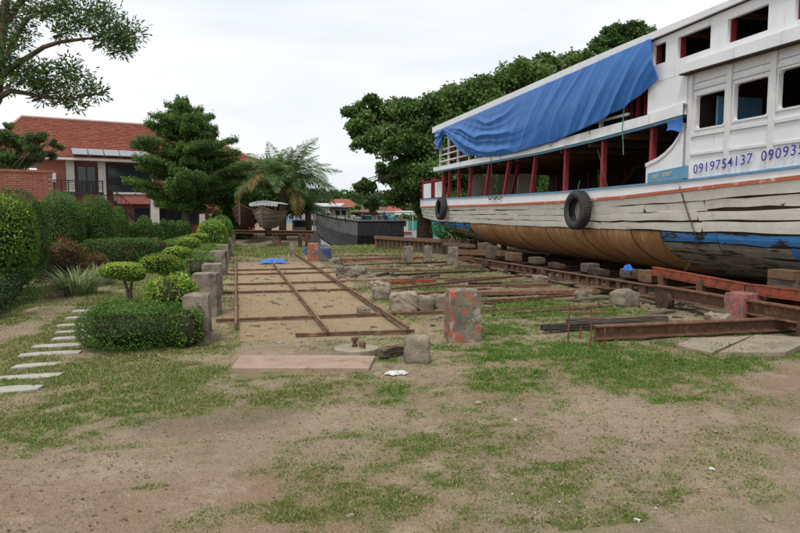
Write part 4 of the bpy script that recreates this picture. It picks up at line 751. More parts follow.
# crumpled tarp, litter
def crumple(c_, r_, h, m, nm, lb_, cat, seed, asp=1.0, group=None):
    rg = np.random.default_rng(seed); m_ = MB(); n = 16; P = []
    for i in range(n+1):
        row = []
        for j in range(n+1):
            u, v = i/n*2-1, j/n*2-1; e = max(abs(u), abs(v)); x = c_[0]+u*r_*asp*(1+.25*math.sin(3*v+seed)); y = c_[1]+v*r_*(1+.25*math.cos(4*u+seed))
            row.append((x, y, c_[2]+h*(1-e**3)*(.3+.9*float(fbm(np.array([u*3+seed]), np.array([v*3.]), seed, 3)[0]))+.02*rg.random()))
        P.append(row)
    m_.grid(P); return tag(m_.build(nm, m, smooth=False), lb_, cat, group)
crumple((1.12, 20.2, .03), .24, .13, BLUEPLASTIC, 'crumpled_sheet', 'crumpled bright blue plastic sheet on the far rails', 'plastic sheet', 3, 1.5, 'blue plastic sheets')
g = at(316, 246, 24); crumple((g[0], g[1], .0), .32, .42, mat('navy_sheet', (.02, .05, .16), (.03, .07, .2), 5, .6, .2), 'crumpled_sheet', 'dark blue sheet heaped by the river bank posts', 'plastic sheet', 5, 1.4, 'blue plastic sheets')
g = pp(396, 374); crumple((g[0], g[1], .0), .06, .025, LITTER, 'plastic_scrap', 'white plastic scrap lying right of the rusty slab', 'litter', 8, 1.6)
for i, (px, py, wpx) in enumerate([(350, 519, 9), (355, 375, 4), (637, 519, 7), (478, 402, 8), (566, 478, 4), (515, 417, 4), (716, 431, 5), (769, 519, 12), (712, 467, 6), (690, 431, 4), (420, 411, 6), (366, 333, 6)]):
    g = pp(px, py); d = g[1]; w_ = wpx/FPX*d; z = gz(g[0], g[1]); o = rough_block((g[0], g[1], z+w_*.15), (w_, w_*.6, w_*.35), i*1.1, .004, 3, 60+i, 0, .2).build('stone_chip', [CONC_PALE, STONE, LITTER][i % 3])
    tag(o, ['pinkish square stone chip near the bottom of the picture', 'tiny chip in front of the rusty slab', 'dark pebble at the bottom right of the grass', 'white chip on bare earth right of the grass patch', 'small chip on bare earth below the white one', 'little chip in the middle of bare earth', 'chip on the right hand earth', 'long pale chip at the lower right corner', 'pale chip above the long one', 'chip between the right hand ones', 'grey chip beside the green patch near the stump', 'white chip on the near cross rail'][i], 'stone chip', 'stone chips on bare earth')

# ------------------------------------------------------------------ the big boat
XC = 10.0
boat = empty('river_boat', (10, 12, 0), 'large white two deck wooden river boat propped up on a steel carriage', 'boat')
def ip(x, xp, fp): return float(np.interp(x, xp, fp))
def sheer(y): return ip(y, [-3, 0, 3, 7, 8.5, 10, 11.2, 13.6, 17.2, 26.3], [2.85, 2.5, 2.28, 2.10, 2.04, 1.97, 1.92, 1.87, 1.845, 1.86])
def bul(y): return ip(y, [-3, 3, 7, 9, 10, 13.6, 20, 26.3], [3.1, 2.5, 2.24, 2.17, 2.15, 2.10, 2.12, 2.19])
def hb(y):
    if y < 5: return 2.4*math.sqrt(max(0.0004, 1-((5-y)/8.2)**2))
    return 2.4-.28*max(0, (y-22.5)/3.8)**1.6
def chz(y): return ip(y, [-3, 2, 7, 9, 13.6, 20, 23.5, 26.3], [1.9, 1.4, 1.28, 1.27, 1.245, 1.25, 1.27, 1.42])
def kz(y): return ip(y, [-3, 1, 5, 18, 21, 23.5, 26.3], [1.6, .55, .36, .36, .48, .80, 1.30])
def S(y, t_, off=0.0):
    b_ = hb(y); fl = .12+(.5*(5-y)/8 if y < 5 else 0)
    if t_ <= 1: x = XC-b_+min(fl, b_*.5)*t_; z = lerp(sheer(y), chz(y), t_); nx_, nz_ = -1, -.12
    else:
        ph = (t_-1)*math.pi/2; bb_ = b_-min(fl, b_*.5); x = XC-bb_*math.cos(ph)**.92; z = chz(y)-(chz(y)-kz(y))*math.sin(ph); nx_, nz_ = -math.cos(ph)*.7-.05, -math.sin(ph)
        l_ = math.hypot(nx_, nz_); nx_ /= l_; nz_ /= l_
    return Vector((x+nx_*off, y, z+nz_*off))
YS = [26.3, 25.5, 24.5, 23.5, 22.5, 21.5, 20.5]+[20-k for k in range(0, 15)]+[4.5, 4, 3, 2, 1, 0, -1, -2, -3]
TS = [0, .25, .5, .75, 1, 1.15, 1.3, 1.45, 1.6, 1.75, 1.9, 2.0]
hm = MB()
for sd in (1, -1):
    P = []
    for y in YS:
        row = [S(y, t_) for t_ in TS]
        if sd < 0: row = [Vector((2*XC-p.x, p.y, p.z)) for p in row]
        P.append(row if sd > 0 else row[::-1])
    hm.grid(P)
r0 = [S(26.3, t_) for t_ in TS]; rr_ = [Vector((2*XC-p.x, p.y, p.z)) for p in r0][::-1]; hm.add(r0+rr_[1:], [tuple(range(len(r0)+len(rr_)-1))])
hull = hm.build('hull', GAPS_SHADOW, boat, smooth=False)
def plank(y0, y1, t0, t1, th, m, nm='plank', skew=0.0, rag=0.006, parent=None):
    n = max(2, int(abs(y0-y1)/.42)); P = []; tm = (t0+t1)/2; rg = random.Random(int(y0*91+t0*37))
    for i in range(n+1):
        u = i/n; ya, yb = lerp(y0, y1, u)+skew*.5, lerp(y0, y1, u)-skew*.5; w1, w2 = rg.uniform(-rag, rag), rg.uniform(-rag, rag)
        P.append([S(ya, t0+w1, .001), S(ya, t0+w1, th), S((ya+yb)/2, tm, th+.002), S(yb, t1+w2, th), S(yb, t1+w2, .001)])
    m_ = MB(); m_.grid(P); o = len(m_.v); m_.f += [(0, 1, 2, 3, 4)[::-1], tuple(n*5+k for k in range(5))]; m_.mi += [0, 0]
    return m_.build(nm, m, parent or boat)
random.seed(31)
edges = [.02, .27, .50, .74, .985]
for r_ in range(4):
    y = 26.25; k = 0
    while y > -2.8:
        ln = random.choice([1.6, 2.3, 3.1, 3.9]) if y < 22 else 2.4; y1 = max(-2.9, y-ln); j0, j1 = random.uniform(-.022, .022), random.uniform(-.022, .022)
        if y1 < 8.5 and y1 > 3 and r_ != 2: j0 *= .3
        plank(y-.012, y1, edges[r_]+.012+j0*.9, edges[r_+1]-.012+j1*.9, .018+random.uniform(0, .022), HULLW, rag=.020, skew=random.choice([0, 0, .08, -.1])); y = y1
# lower strakes: bare timber either end, ochre sheathing amidships
for (ya, yb) in ((26.2, 19.95), (10.05, -2.6)):
    lo = [1.0, 1.13, 1.26, 1.39, 1.52, 1.65, 1.8, 1.95]
    for r_ in range(7):
        y = ya
        while y > yb+.05:
            y1 = max(yb, y-random.choice([1.4, 2.0, 2.7])); blue = (r_ < 1) or (r_ == 1 and ya < 15 and y < 8.4) ; plank(y-.015, y1, lo[r_]+.012, lo[r_+1]-.008, .014+random.uniform(0, .014), BLUE_D if blue else HULLG, rag=.014); y = y1
y = 19.9
for k in range(11):
    y1 = y-.895; o = plank(y-.006, y1+.006, 1.0, 1.97, .026+(k % 2)*.008, GOLD, 'sheathing_panel', skew=.0, rag=0)
    bpy.data.objects.remove(o); m_ = MB(); P = []
    for i in range(4):
        yy = lerp(y-.008, y1+.008, i/3); P.append([S(yy-.42*(t_-1), t_, .030+(k % 2)*.008+.012*math.sin(i*math.pi/3)) for t_ in (1.0, 1.06, 1.12, 1.18, 1.24, 1.3, 1.36, 1.42, 1.5, 1.6, 1.7, 1.8, 1.97)])
    m_.grid(P); m_.build('sheathing_panel', GOLD, boat, smooth=True); y = y1
m_ = MB(); ln_ = [10.02-.0*k for k in range(1)]
MB().grid([[S(yy, 1.0, .03), S(yy, 1.0, .055)] for yy in np.linspace(20, 10.05, 30)]).build('batten', GAPS_SHADOW, boat)
# stripe, bulwark, cap
def strip(y0, y1, f0, f1, xo, th, m, nm, n=36, parent=None):
    P = []
    for i in range(n+1):
        y = lerp(y0, y1, i/n); x = XC-hb(y); z0, z1 = f0(y), f1(y); P.append([(x+.02, y, z0), (x-xo-th, y, z0), (x-xo-th, y, z1), (x+.02, y, z1)])
    return MB().grid([r_+[r_[0]] for r_ in P]).build(nm, m, parent or boat)
strip(26.32, -2.9, lambda y: sheer(y)-.035, lambda y: sheer(y)+.022, .03, .03, STRIPE, 'rubbing_strake', 60)
strip(26.3, -2.9, lambda y: sheer(y)+.024, lambda y: bul(y)-.02, 0.0, .035, WHITE, 'bulwark', 60)
strip(26.3, -2.9, lambda y: bul(y)-.018, lambda y: bul(y)+.018, .0, .055, BLUE_P, 'bulwark_cap', 60)
# far bulwark + deck
P = []
for y in np.linspace(26.3, -2.9, 40): x = 2*XC-(XC-hb(y)); P.append([(x, y, sheer(y)), (x, y, bul(y)), (x-.05, y, bul(y)), (x-.05, y, sheer(y))])
MB().grid(P).build('far_bulwark', WHITE, boat)
P = []
for y in np.linspace(26.28, -2.8, 30): P.append([(XC-hb(y)+.03, y, sheer(y)+.0), (XC+hb(y)-.06, y, sheer(y)+.0)])
MB().grid(P).build('deck', DARKW, boat)
# lower deck pillars
fb = lambda y: ip(y, [1, 7, 10.3, 12, 14.7, 22.9, 23.6], [3.6, 3.4, 3.25, 3.19, 3.14, 3.21, 3.23])
ft = lambda y: ip(y, [1, 7, 10.3, 12, 14.7, 22.9, 23.6], [3.85, 3.62, 3.43, 3.39, 3.32, 3.36, 3.38])
PY = [22.55, 21.85, 20.9, 19.75, 18.2, 16.75, 15.1, 13.5, 11.93, 10.30]
for i, y in enumerate(PY):
    ln = [0, .1, 0, .1, .22, .25, .15, .0, 0, 0][i]; x = XC-hb(y)+.05
    MB().bar((x, y+ln, bul(y)+.016), (x+.02, y-ln*.3, fb(y)-.01), .085, .10, (1, 0, 0)).build('deck_pillar', MAROON, boat)
for i, y in enumerate([22.3, 20, 17.8, 15.6, 13.4, 11.2, 9.8]): MB().bar((XC+hb(y)-.1, y, bul(y)), (XC+hb(y)-.1, y, fb(y)), .1, .12, (1, 0, 0)).build('deck_pillar', MAROON, boat)
# upper deck edge and floor
def strip2(y0, y1, f0, f1, x0, x1, m, nm, n=30):
    P = []
    for i in range(n+1):
        y = lerp(y0, y1, i/n); P.append([(x1, y, f0(y)), (x0, y, f0(y)), (x0, y, f1(y)), (x1, y, f1(y)), (x1, y, f0(y))])
    return MB().grid(P).build(nm, m, boat)
strip2(23.4, 9.32, fb, ft, 7.50, 7.58, WHITE, 'deck_fascia'); strip2(23.3, 9.35, lambda y: fb(y)-.05, lambda y: fb(y)-.002, 7.53, 7.60, BLUE_P, 'fascia_underside')
strip2(23.4, 9.4, lambda y: fb(y)+.0, lambda y: fb(y)+.12, 7.585, 12.4, DARKW, 'upper_deck_floor')
for k, y in enumerate(np.arange(22.5, 10, -1.25)): MB().box((10, y, fb(y)-.06), (4.7, .09, .11)).build('deck_beam', WOODB, boat)
# interior bits of the lower deck
for (y, x, w_, h, m_) in [(20.6, 8.4, .9, 1.0, BEIGE), (17.6, 8.6, .5, .95, BEIGE), (19.2, 9.0, .6, 1.0, BEIGE)]: MB().box((x, y, sheer(y)+h/2), (w_, .05, h)).build('bulkhead', m_, boat)
for (a, b_) in [((11.9, 16.2, 1.95), (11.9, 14.2, 3.1)), ((11.95, 14.2, 1.95), (11.95, 16.2, 3.1)), ((12.1, 18.5, 1.9), (12.1, 16.9, 3.1)), ((8.2, 17.8, 1.9), (8.2, 17.2, 3.1))]: MB().bar(a, b_, .09, .05).build('brace', MAROON if a[0] < 9 else WOODB, boat)
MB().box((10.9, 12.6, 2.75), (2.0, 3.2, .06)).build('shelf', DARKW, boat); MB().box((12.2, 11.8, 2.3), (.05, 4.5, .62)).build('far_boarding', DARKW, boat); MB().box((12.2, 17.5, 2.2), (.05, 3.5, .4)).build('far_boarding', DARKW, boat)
for k, (y, x) in enumerate([(13.2, 11), (12.3, 10.6), (14.5, 10.9), (11.1, 10.3)]): rough_block((x, y, sheer(y)+.3), (.6, .7, .6), .3*k, .03, 4, k).build('stowed_crate', [BEIGE, WOODB, DARKW, PLASTER][k], boat)
for (ya, yb, za) in ((23, 19.5, 2.2), (19.4, 15.6, 2.45), (15.5, 12.6, 2.75), (12.5, 9.4, 2.5)): MB().box((12.30, (ya+yb)/2, (za+3.18)/2), (.04, ya-yb, 3.18-za)).build('added_sky_screen', DARKW, boat)  # dark boards added to keep bright sky out of the lower deck
# curved sweep panel under the upper wall
cur = [(10.34, 2.50), (10.0, 2.58), (9.8, 2.66), (9.6, 2.78), (9.45, 2.92), (9.34, 3.12)]
m_ = MB(); P = [[(7.55, y, bul(y)+.02), (7.55, y, z), (7.61, y, z), (7.61, y, bul(y)+.02)] for y, z in cur]; m_.grid(P); m_.add([P[0][k] for k in range(4)], [(0, 1, 2, 3)]); m_.build('sweep_panel', WHITE, boat)
MB().grid([[(7.53, y, z-.03), (7.53, y, z+.035), (7.63, y, z+.035), (7.63, y, z-.03), (7.53, y, z-.03)] for y, z in cur]).build('sweep_moulding', WHITE_T, boat)
# wall with openings
def wall(y0, y1, z0, z1, holes, x, th, m, nm, zf=None):
    ysn = sorted(set([y0, y1]+[k_ for k_ in np.arange(math.ceil(y0*2)/2, y1, .5) if not any(h_[0] < k_ < h_[1] for h_ in holes)]+[h_[0] for h_ in holes]+[h_[1] for h_ in holes])); zsn = sorted(set([0.0, 1.0]+[h_[2] for h_ in holes]+[h_[3] for h_ in holes])); m_ = MB(); 
    ny_, nz_ = len(ysn)-1, len(zsn)-1; full = [[not any(h_[0] <= (ysn[i]+ysn[i+1])/2 <= h_[1] and h_[2] <= (zsn[j]+zsn[j+1])/2 <= h_[3] for h_ in holes) for j in range(nz_)] for i in range(ny_)]
    def pt(i, j, xx): y = ysn[i]; return (xx, y, lerp(z0(y), z1(y), zsn[j]))
    for i in range(ny_):
        for j in range(nz_):
            if not full[i][j]: continue
            m_.add([pt(i, j, x), pt(i+1, j, x), pt(i+1, j+1, x), pt(i, j+1, x)], [(3, 2, 1, 0)]); m_.add([pt(i, j, x+th), pt(i+1, j, x+th), pt(i+1, j+1, x+th), pt(i, j+1, x+th)], [(0, 1, 2, 3)])
            for (di, dj, a, b_) in ((-1, 0, (i, j), (i, j+1)), (1, 0, (i+1, j), (i+1, j+1)), (0, -1, (i, j), (i+1, j)), (0, 1, (i, j+1), (i+1, j+1))):
                ii_, jj = i+di, j+dj
                if ii_ < 0 or jj < 0 or ii_ >= ny_ or jj >= nz_ or not full[ii_][jj]: m_.add([pt(*a, x), pt(*b_, x), pt(*b_, x+th), pt(*a, x+th)], [(0, 1, 2, 3)])
    return m_.build(nm, m, boat)
ohz = lambda y: ip(y, [1, 7.14, 9.3], [3.9, 3.965, 4.0])     # underside of the overhang
uh = [(9.89, 10.23, 4.315, 4.675), (8.79, 9.58, 4.28, 4.655), (7.65, 8.43, 4.255, 4.63), (5.9, 7.2, 4.25, 4.62), (3.9, 5.4, 4.25, 4.62)]
Z0u, Z1u = 4.0, 4.79; hol = [(a, b_, (c0-Z0u)/(Z1u-Z0u), (d0-Z0u)/(Z1u-Z0u)) for a, b_, c0, d0 in uh]
wall(1.2, 10.36, lambda y: Z0u, lambda y: Z1u, hol, 7.55, .07, WHITE, 'upper_wall')
wall(9.30, 10.36, lambda y: ft(y)-.02, lambda y: Z0u-.002, [], 7.553, .06, WHITE, 'upper_wall_skirt')
strip2(9.34, 1.2, lambda y: ohz(y)-.02, lambda y: Z0u+.13, 7.44, 7.545, WHITE, 'overhang'); strip2(9.36, 1.2, lambda y: ohz(y)-.045, lambda y: ohz(y)-.021, 7.43, 7.56, GAPS_SHADOW, 'overhang_shadow_line')  # second strip is a dark stand-in for the shadow line below the overhang
for (a, b_, c0, d0) in uh:
    f = MB(); f.box((7.66, b_-.0125, (c0+d0)/2), (.10, .02, d0-c0-.002)); f.build('window_jamb', MAROON, boat)
# wheelhouse lower wall
lh = [(8.47, 9.10, 3.02, 3.565), (7.63, 8.27, 3.045, 3.60), (6.72, 7.44, 3.09, 3.63), (5.5, 6.4, 3.09, 3.63), (4.2, 5.1, 3.1, 3.63)]
wz0 = lambda y: bul(y)+.02; wz1 = lambda y: ohz(y)-.05
Zb = 2.6; 
wall(1.2, 9.3, wz0, lambda y: Zb, [], 7.60, .06, WHITE, 'wheelhouse_wall_lower')
Z1l = 3.88; hol = [(a, b_, (c0-Zb)/(Z1l-Zb), (d0-Zb)/(Z1l-Zb)) for a, b_, c0, d0 in lh]
wall(1.2, 9.3, lambda y: Zb, lambda y: Z1l, hol, 7.602, .06, WHITE, 'wheelhouse_wall')
wall(1.2, 9.3, lambda y: Z1l, lambda y: ohz(y)-.0, [], 7.606, .05, WHITE, 'wheelhouse_header')
for (a, b_, c0, d0) in lh:
    r_ = .07
    for (yy, sy) in ((a, 1), (b_, -1)):
        for (zz, sz) in ((c0, 1), (d0, -1)):
            pts = [(yy, zz)]+[(yy+sy*r_*(1-math.sin(t_)), zz+sz*r_*(1-math.cos(t_))) for t_ in np.linspace(0, math.pi/2, 6)]; n = len(pts); f = MB()
            f.add([(7.603, p[0], p[1]) for p in pts]+[(7.655, p[0], p[1]) for p in pts], [tuple(range(n)), tuple(range(n, 2*n))]+[(i, (i+1) % n, n+(i+1) % n, n+i) for i in range(n)])
            f.build('window_corner', WHITE, boat)
    f = MB(); e = .035
    for (y0_, y1_, z0_, z1_) in ((a-e, a-.002, c0-e, d0+e), (b_+.002, b_+e, c0-e, d0+e), (a-.001, b_+.001, c0-e, c0-.002), (a-.001, b_+.001, d0+.002, d0+e)): f.box((7.592, (y0_+y1_)/2, (z0_+z1_)/2), (.018, y1_-y0_, z1_-z0_))
    f.build('window_frame', WHITE_T, boat)
for y in [9.24, 8.37, 7.53, 6.56, 5.3]: MB().box((7.583, y, (wz0(y)+3.93)/2), (.036, .10, 3.93-wz0(y)-.01)).build('pilaster', WHITE_T, boat)
for (ya, yb) in ((8.43, 9.18), (7.59, 8.31), (6.62, 7.47), (5.36, 6.5)):
    for z, h in ((3.80, .02), (3.70, .05), (2.92, .05), (2.60, .04)): MB().box((7.588, (ya+yb)/2, z), (.022, yb-ya, h)).build('moulding', WHITE_T, boat)
# interior of wheelhouse
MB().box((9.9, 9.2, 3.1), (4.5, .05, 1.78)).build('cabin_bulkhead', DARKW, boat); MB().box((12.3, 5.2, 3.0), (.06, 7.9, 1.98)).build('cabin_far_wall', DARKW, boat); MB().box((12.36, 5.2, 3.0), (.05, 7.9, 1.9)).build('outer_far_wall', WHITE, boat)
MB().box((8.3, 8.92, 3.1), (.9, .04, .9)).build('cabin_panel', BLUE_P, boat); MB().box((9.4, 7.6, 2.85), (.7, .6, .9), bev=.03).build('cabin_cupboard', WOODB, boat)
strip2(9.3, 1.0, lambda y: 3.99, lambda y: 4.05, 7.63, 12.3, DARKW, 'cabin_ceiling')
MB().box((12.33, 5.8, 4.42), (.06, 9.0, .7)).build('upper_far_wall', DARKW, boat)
# roof
m_ = MB(); P = []
for y in np.linspace(23.45, .8, 24):
    zt = ip(y, [0, 8.1, 12, 23.5], [4.88, 4.885, 4.93, 4.91]); zb = ip(y, [0, 8, 12, 22.9], [4.80, 4.80, 4.77, 4.69])
    P.append([(7.47, y, zb), (7.47, y, zt), (8.4, y, zt+.07), (10, y, zt+.10), (11.6, y, zt+.07), (12.53, y, zt), (12.53, y, zb), (7.47, y, zb)])
m_.grid(P); m_.add(P[0][:-1], [tuple(range(7))]); m_.add(P[-1][:-1], [tuple(range(7))[::-1]]); m_.build('roof', WHITE, boat)
strip2(23.4, .85, lambda y: ip(y, [0, 8, 12, 22.9], [4.80, 4.80, 4.77, 4.69])-.016, lambda y: ip(y, [0, 8, 12, 22.9], [4.80, 4.80, 4.77, 4.69])-.002, 7.52, 12.45, DARKW, 'roof_lining')
for y in np.arange(22.8, 2, -1.1): MB().box((10, y, ip(y, [0, 8, 12, 22.9], [4.80, 4.80, 4.77, 4.69])-.06), (4.8, .06, .085)).build('roof_beam', WOODB, boat)
MB().box((9.3, 15.2, 4.08), (.05, 11.2, 1.2)).build('added_partition', DARKW, boat)  # added to block the sky showing through below the tarpaulin
# upper deck rails and posts aft
for y in [22.85, 21.9, 20.9, 19.8, 18.0, 16.0, 14.0, 12.0]: MB().bar((7.62, y, ft(y)-.01), (7.62, y, 4.70), .07, .07, (1, 0, 0)).build('upper_post', WHITE_T, boat)
for z in (.18, .42, .62): MB().bar((7.60, 22.88, 3.36+z), (7.60, 11.0, 3.38+z), .04, .05).build('upper_rail', WHITE_T, boat)
for y in [22.3, 21.7, 21.1, 20.5, 11.4, 11.0]: MB().bar((7.80, y, ft(y)), (7.80, y, 4.3), .05, .06, (1, 0, 0)).build('inner_post', MAROON, boat)
MB().box((7.84, 21.3, 3.95), (.04, 2.2, .10)).build('inner_rail', MAROON, boat)
for k in range(5): MB().box((7.9, 10.45+k*.22, 3.75), (.04, .07, .6)).build('inner_slat', MAROON, boat)
# stern deck screens
for (ya, yb) in ((25.5, 24.35), (23.9, 22.95)): MB().box((XC-hb(24.5)+.06, (ya+yb)/2, 2.52), (.03, ya-yb, .60)).build('stern_panel', WHITE, boat)
for y in (25.56, 24.3, 23.95, 22.9): MB().bar((XC-hb(24.5)+.05, y, 2.17), (XC-hb(24.5)+.05, y, 3.02), .07, .08, (1, 0, 0)).build('stern_post', MAROON, boat)
MB().bar((XC-hb(24.5)+.05, 25.6, 2.9), (XC-hb(24.5)+.05, 22.9, 2.88), .05, .05).build('stern_rail', MAROON, boat)
# plaque + phone numbers
pl = MB(); pl.add([(7.535, 10.27, bul(10.27)+.03), (7.535, 9.2, bul(9.2)+.03), (7.535, 9.2, 2.42), (7.535, 10.27, 2.345), (7.55, 10.27, bul(10.27)+.03), (7.55, 9.2, bul(9.2)+.03), (7.55, 9.2, 2.42), (7.55, 10.27, 2.345)], [(3, 2, 1, 0), (4, 5, 6, 7), (0, 1, 5, 4), (1, 2, 6, 5), (2, 3, 7, 6), (3, 0, 4, 7)]); plq = pl.build('name_board', BLUE_P, boat)
def lettering(txt, y0, z0, y1, z1, h, m, x, nm, parent, bold=0.0, sp=1.0):
    cu = bpy.data.curves.new('lettering', 'FONT'); cu.body = txt; cu.size = 1; cu.offset = bold; cu.extrude = .004; cu.resolution_u = 3; cu.space_character = sp
    o = bpy.data.objects.new('tmp', cu); COL.objects.link(o); bpy.context.view_layer.update(); me = bpy.data.meshes.new_from_object(o.evaluated_get(bpy.context.evaluated_depsgraph_get())); bpy.data.objects.remove(o); bpy.data.curves.remove(cu)
    v = np.array([list(p.co) for p in me.vertices]); lo, hi = v.min(0), v.max(0); off = root_loc(parent)
    for p in me.vertices:
        u = (p.co.x-lo[0])/(hi[0]-lo[0]); q = (p.co.y-lo[1])/(hi[1]-lo[1]); p.co = Vector((x-(p.co.z+.004)*.4, lerp(y0, y1, u), lerp(z0, z1, u)+q*h))-off
    me.materials.clear(); me.materials.append(m); ob = bpy.data.objects.new(nm, me); COL.objects.link(ob); ob.parent = parent; return ob
lettering('0919754137', 9.07, 2.262, 7.82, 2.35, .155, INK, 7.556, 'phone_number', boat, .006, 1.15); lettering('0909357', 7.66, 2.358, 6.80, 2.42, .155, INK, 7.556, 'phone_number', boat, .006, 1.15)
lettering('สธา', 10.13, 2.225, 9.98, 2.235, .07, YELLOWINK, 7.532, 'lettering', plq, .02); lettering('บางกล', 9.83, 2.25, 9.58, 2.27, .07, YELLOWINK, 7.532, 'lettering', plq, .02)
# tarpaulin
tb = lambda y: ip(y, [10.2, 10.45, 10.97, 12, 13.7, 15.9, 17, 18.6, 19.8, 20.6, 21.2, 21.7, 22.0, 22.2, 22.5, 22.9], [4.0, 3.82, 3.67, 3.48, 3.31, 3.25, 3.26, 3.36, 3.56, 3.84, 4.15, 4.42, 4.45, 4.2, 3.98, 4.05])
P = []; ny_, nz_ = 420, 48
for i in range(ny_+1):
    y = lerp(22.95, 10.16, i/ny_); row = []; zt = ip(y, [8, 12, 22.9], [4.80, 4.775, 4.695])
    for j in range(nz_+1):
        v = j/nz_
        z = lerp(zt, tb(y), v); rd = lambda q: 1-2*abs(math.sin(q))**.6
        wl = min(1, max(0, (y-13.8)/3.0)); c1 = y-1.35*v; c2 = v+.55*((y-16.8)/4.4)**2; nz1 = float(noise2(np.array([c1*1.3]), np.array([v*1.5]), 3)[0]); nz2 = float(noise2(np.array([y*.9]), np.array([c2*3.0]), 4)[0])
        fr = (rd(c1*3.9+2.0*nz1)*.028*nz1*1.6+rd(c1*9.1+3*nz1)*.012*nz1+math.sin(c1*1.9)*.018)*(.25+.75*v)
        fl_ = (rd(c2*8.5+2.2*nz2)*.038*(.4+nz2)+rd(c2*19+3*nz2)*.012+rd(c1*4.5+nz2*3)*.008)*min(1, v*2.5)*(.5+.5*min(1, abs(y-15)/3))
        row.append((7.425-.05*math.sin(v*math.pi)-(1-wl)*fr-wl*fl_-.035*(v > .97)*0, y-(.22*v if i > ny_-8 else 0)*(i-ny_+8)/8, z+.006*math.sin(y*9)*v))
    P.append(row)
m_ = MB().grid(P); tp = m_.build('tarpaulin', TARP, smooth=True); md = tp.modifiers.new('thick', 'SOLIDIFY'); md.thickness = .006; tag(tp, 'blue tarpaulin draped in folds over the upper deck side of the boat', 'tarpaulin')
m_ = MB().grid([[(7.50+.02*math.sin(j*2), y, z) for j, z in enumerate((3.23, 3.12, 3.02-.05*math.sin(y*7)))] for y in np.linspace(9.72, 9.32, 8)]); tag(m_.build('tarpaulin_rag', TARP, smooth=True), 'small torn blue rag hanging beside the curved white panel', 'tarpaulin')
# tyres
def tyre(y, z, rr_, w_, lb_, tilt):
    x = XC-hb(y)-.035-w_/2-.03; t_ = empty('hanging_tyre', (x, y, z-rr_), lb_, 'tyre', 'tyres hung as fenders'); t_.rotation_euler = (0, 0, 0)
    m_ = MB(); prof = []
    ri, wd = rr_*.60, w_/2
    for (r_, u) in ((ri, -.55), (ri*1.12, -.95), (rr_*.86, -1.0), (rr_*.96, -.85), (rr_, -.5), (rr_, .5), (rr_*.96, .85), (rr_*.86, 1.0), (ri*1.12, .95), (ri, .55), (ri*1.06, .4), (rr_*.9, .3), (rr_*.9, -.3), (ri*1.06, -.4)): prof.append((r_, u*wd))
    P = []
    for k in range(41):
        a = 2*math.pi*k/40; P.append([(u+.10*math.cos(a)*0, r_*math.sin(a), rr_+r_*math.cos(a)) for r_, u in prof+[prof[0]]])
    m_.grid(P); tr = m_.build('tread', RUBBER, t_, smooth=True, local=True); lugs = MB()
    for k in range(40): a = 2*math.pi*k/40; lugs.box((0, rr_*1.0*math.sin(a), rr_+rr_*1.0*math.cos(a)), (w_*.7, .02, .010), (-a, 0, 0))
    lugs.build('lug', RUBBER, tr, local=True)['kind'] = 'stuff'; t_.rotation_euler = (0, tilt, .0)
    MB().tube([(0, 0, 2*rr_*.98), (.02, .03, 2*rr_+.12), (.06, .05, 2*rr_+.22)], .012, 6).build('rope', ROPE, t_, local=True)
tyre(12.55, 1.665, .435, .24, 'big black tyre hanging on the middle of the hull', 0.02); tyre(22.2, 1.76, .42, .24, 'black tyre hanging near the stern of the hull', 0.05)
rp = lambda pts, m, r_=.008, nm='rope': MB().tube(pts, r_, 6).build(nm, m)
tag(rp([(7.49, 11.0, 3.7), (7.47, 11.02, 3.3), (7.49, 11.0, 2.95), (7.48, 10.97, 2.75)], ROPE_G, .010), 'green rope dangling from the upper deck near the tarpaulin corner', 'rope', 'ropes on the boat')
tag(rp([(7.52, 11.95, 2.95), (7.50, 11.7, 2.5), (7.50, 11.5, 2.12)], ROPE, .007), 'thin slack rope from a pillar to the rail above the big tyre', 'rope', 'ropes on the boat')
tag(rp([(7.46, 17.6, 3.3), (7.46, 17.5, 2.7), (7.48, 17.6, 2.2)], ROPE, .010), 'rope hanging from the fascia amidships', 'rope', 'ropes on the boat')
pts = [(7.52-.02*math.sin(k), 17.9-.09*k, 2.12-.13*abs(math.sin(k*.9))) for k in range(12)]; tag(rp(pts, ROPE, .014), 'tangle of dark rope over the rail amidships', 'rope', 'ropes on the boat')
for k, (y, z) in enumerate([(20.3, 3.8), (16.9, 3.3), (13.9, 3.33), (12.2, 3.5)]): tag(rp([(7.42, y, z), (7.47, y+.04, z-.12), (7.49, y+.03, ft(y)-.08)], ROPE, .007), 'short tie rope from the tarpaulin hem, '+['first from the stern', 'second from the stern', 'third from the stern', 'nearest to the window wall'][k], 'rope', 'tarpaulin ties')
# anchor chain down the hull
ch = empty('chain', (7.5, 9.3, .5), 'rusty chain hanging down the hull to the orange beam', 'chain'); cp_ = [S(9.35+.02, 0.0, .06)+Vector((0, 0, .05)), S(9.25, .5, .05), S(9.12, 1.0, .05), S(9.1, 1.2, .05)+Vector((-.05, 0, 0)), Vector((7.42, 9.08, .52))]
tot = []
for a, b_ in zip(cp_[:-1], cp_[1:]):
    n = max(2, int((b_-a).length/.05)); tot += [a.lerp(b_, i/n) for i in range(n)]
for i, p in enumerate(tot):
    a = MB(); r_ = .022; a.tube([p+Vector(((0 if i % 2 else 1)*math.cos(t_)*r_*.6, (1 if i % 2 else 0)*math.cos(t_)*r_*.6, math.sin(t_)*r_*1.3)) for t_ in np.linspace(0, 2*math.pi, 9)], .006, 4, False); a.build('link', RUST_D, ch)

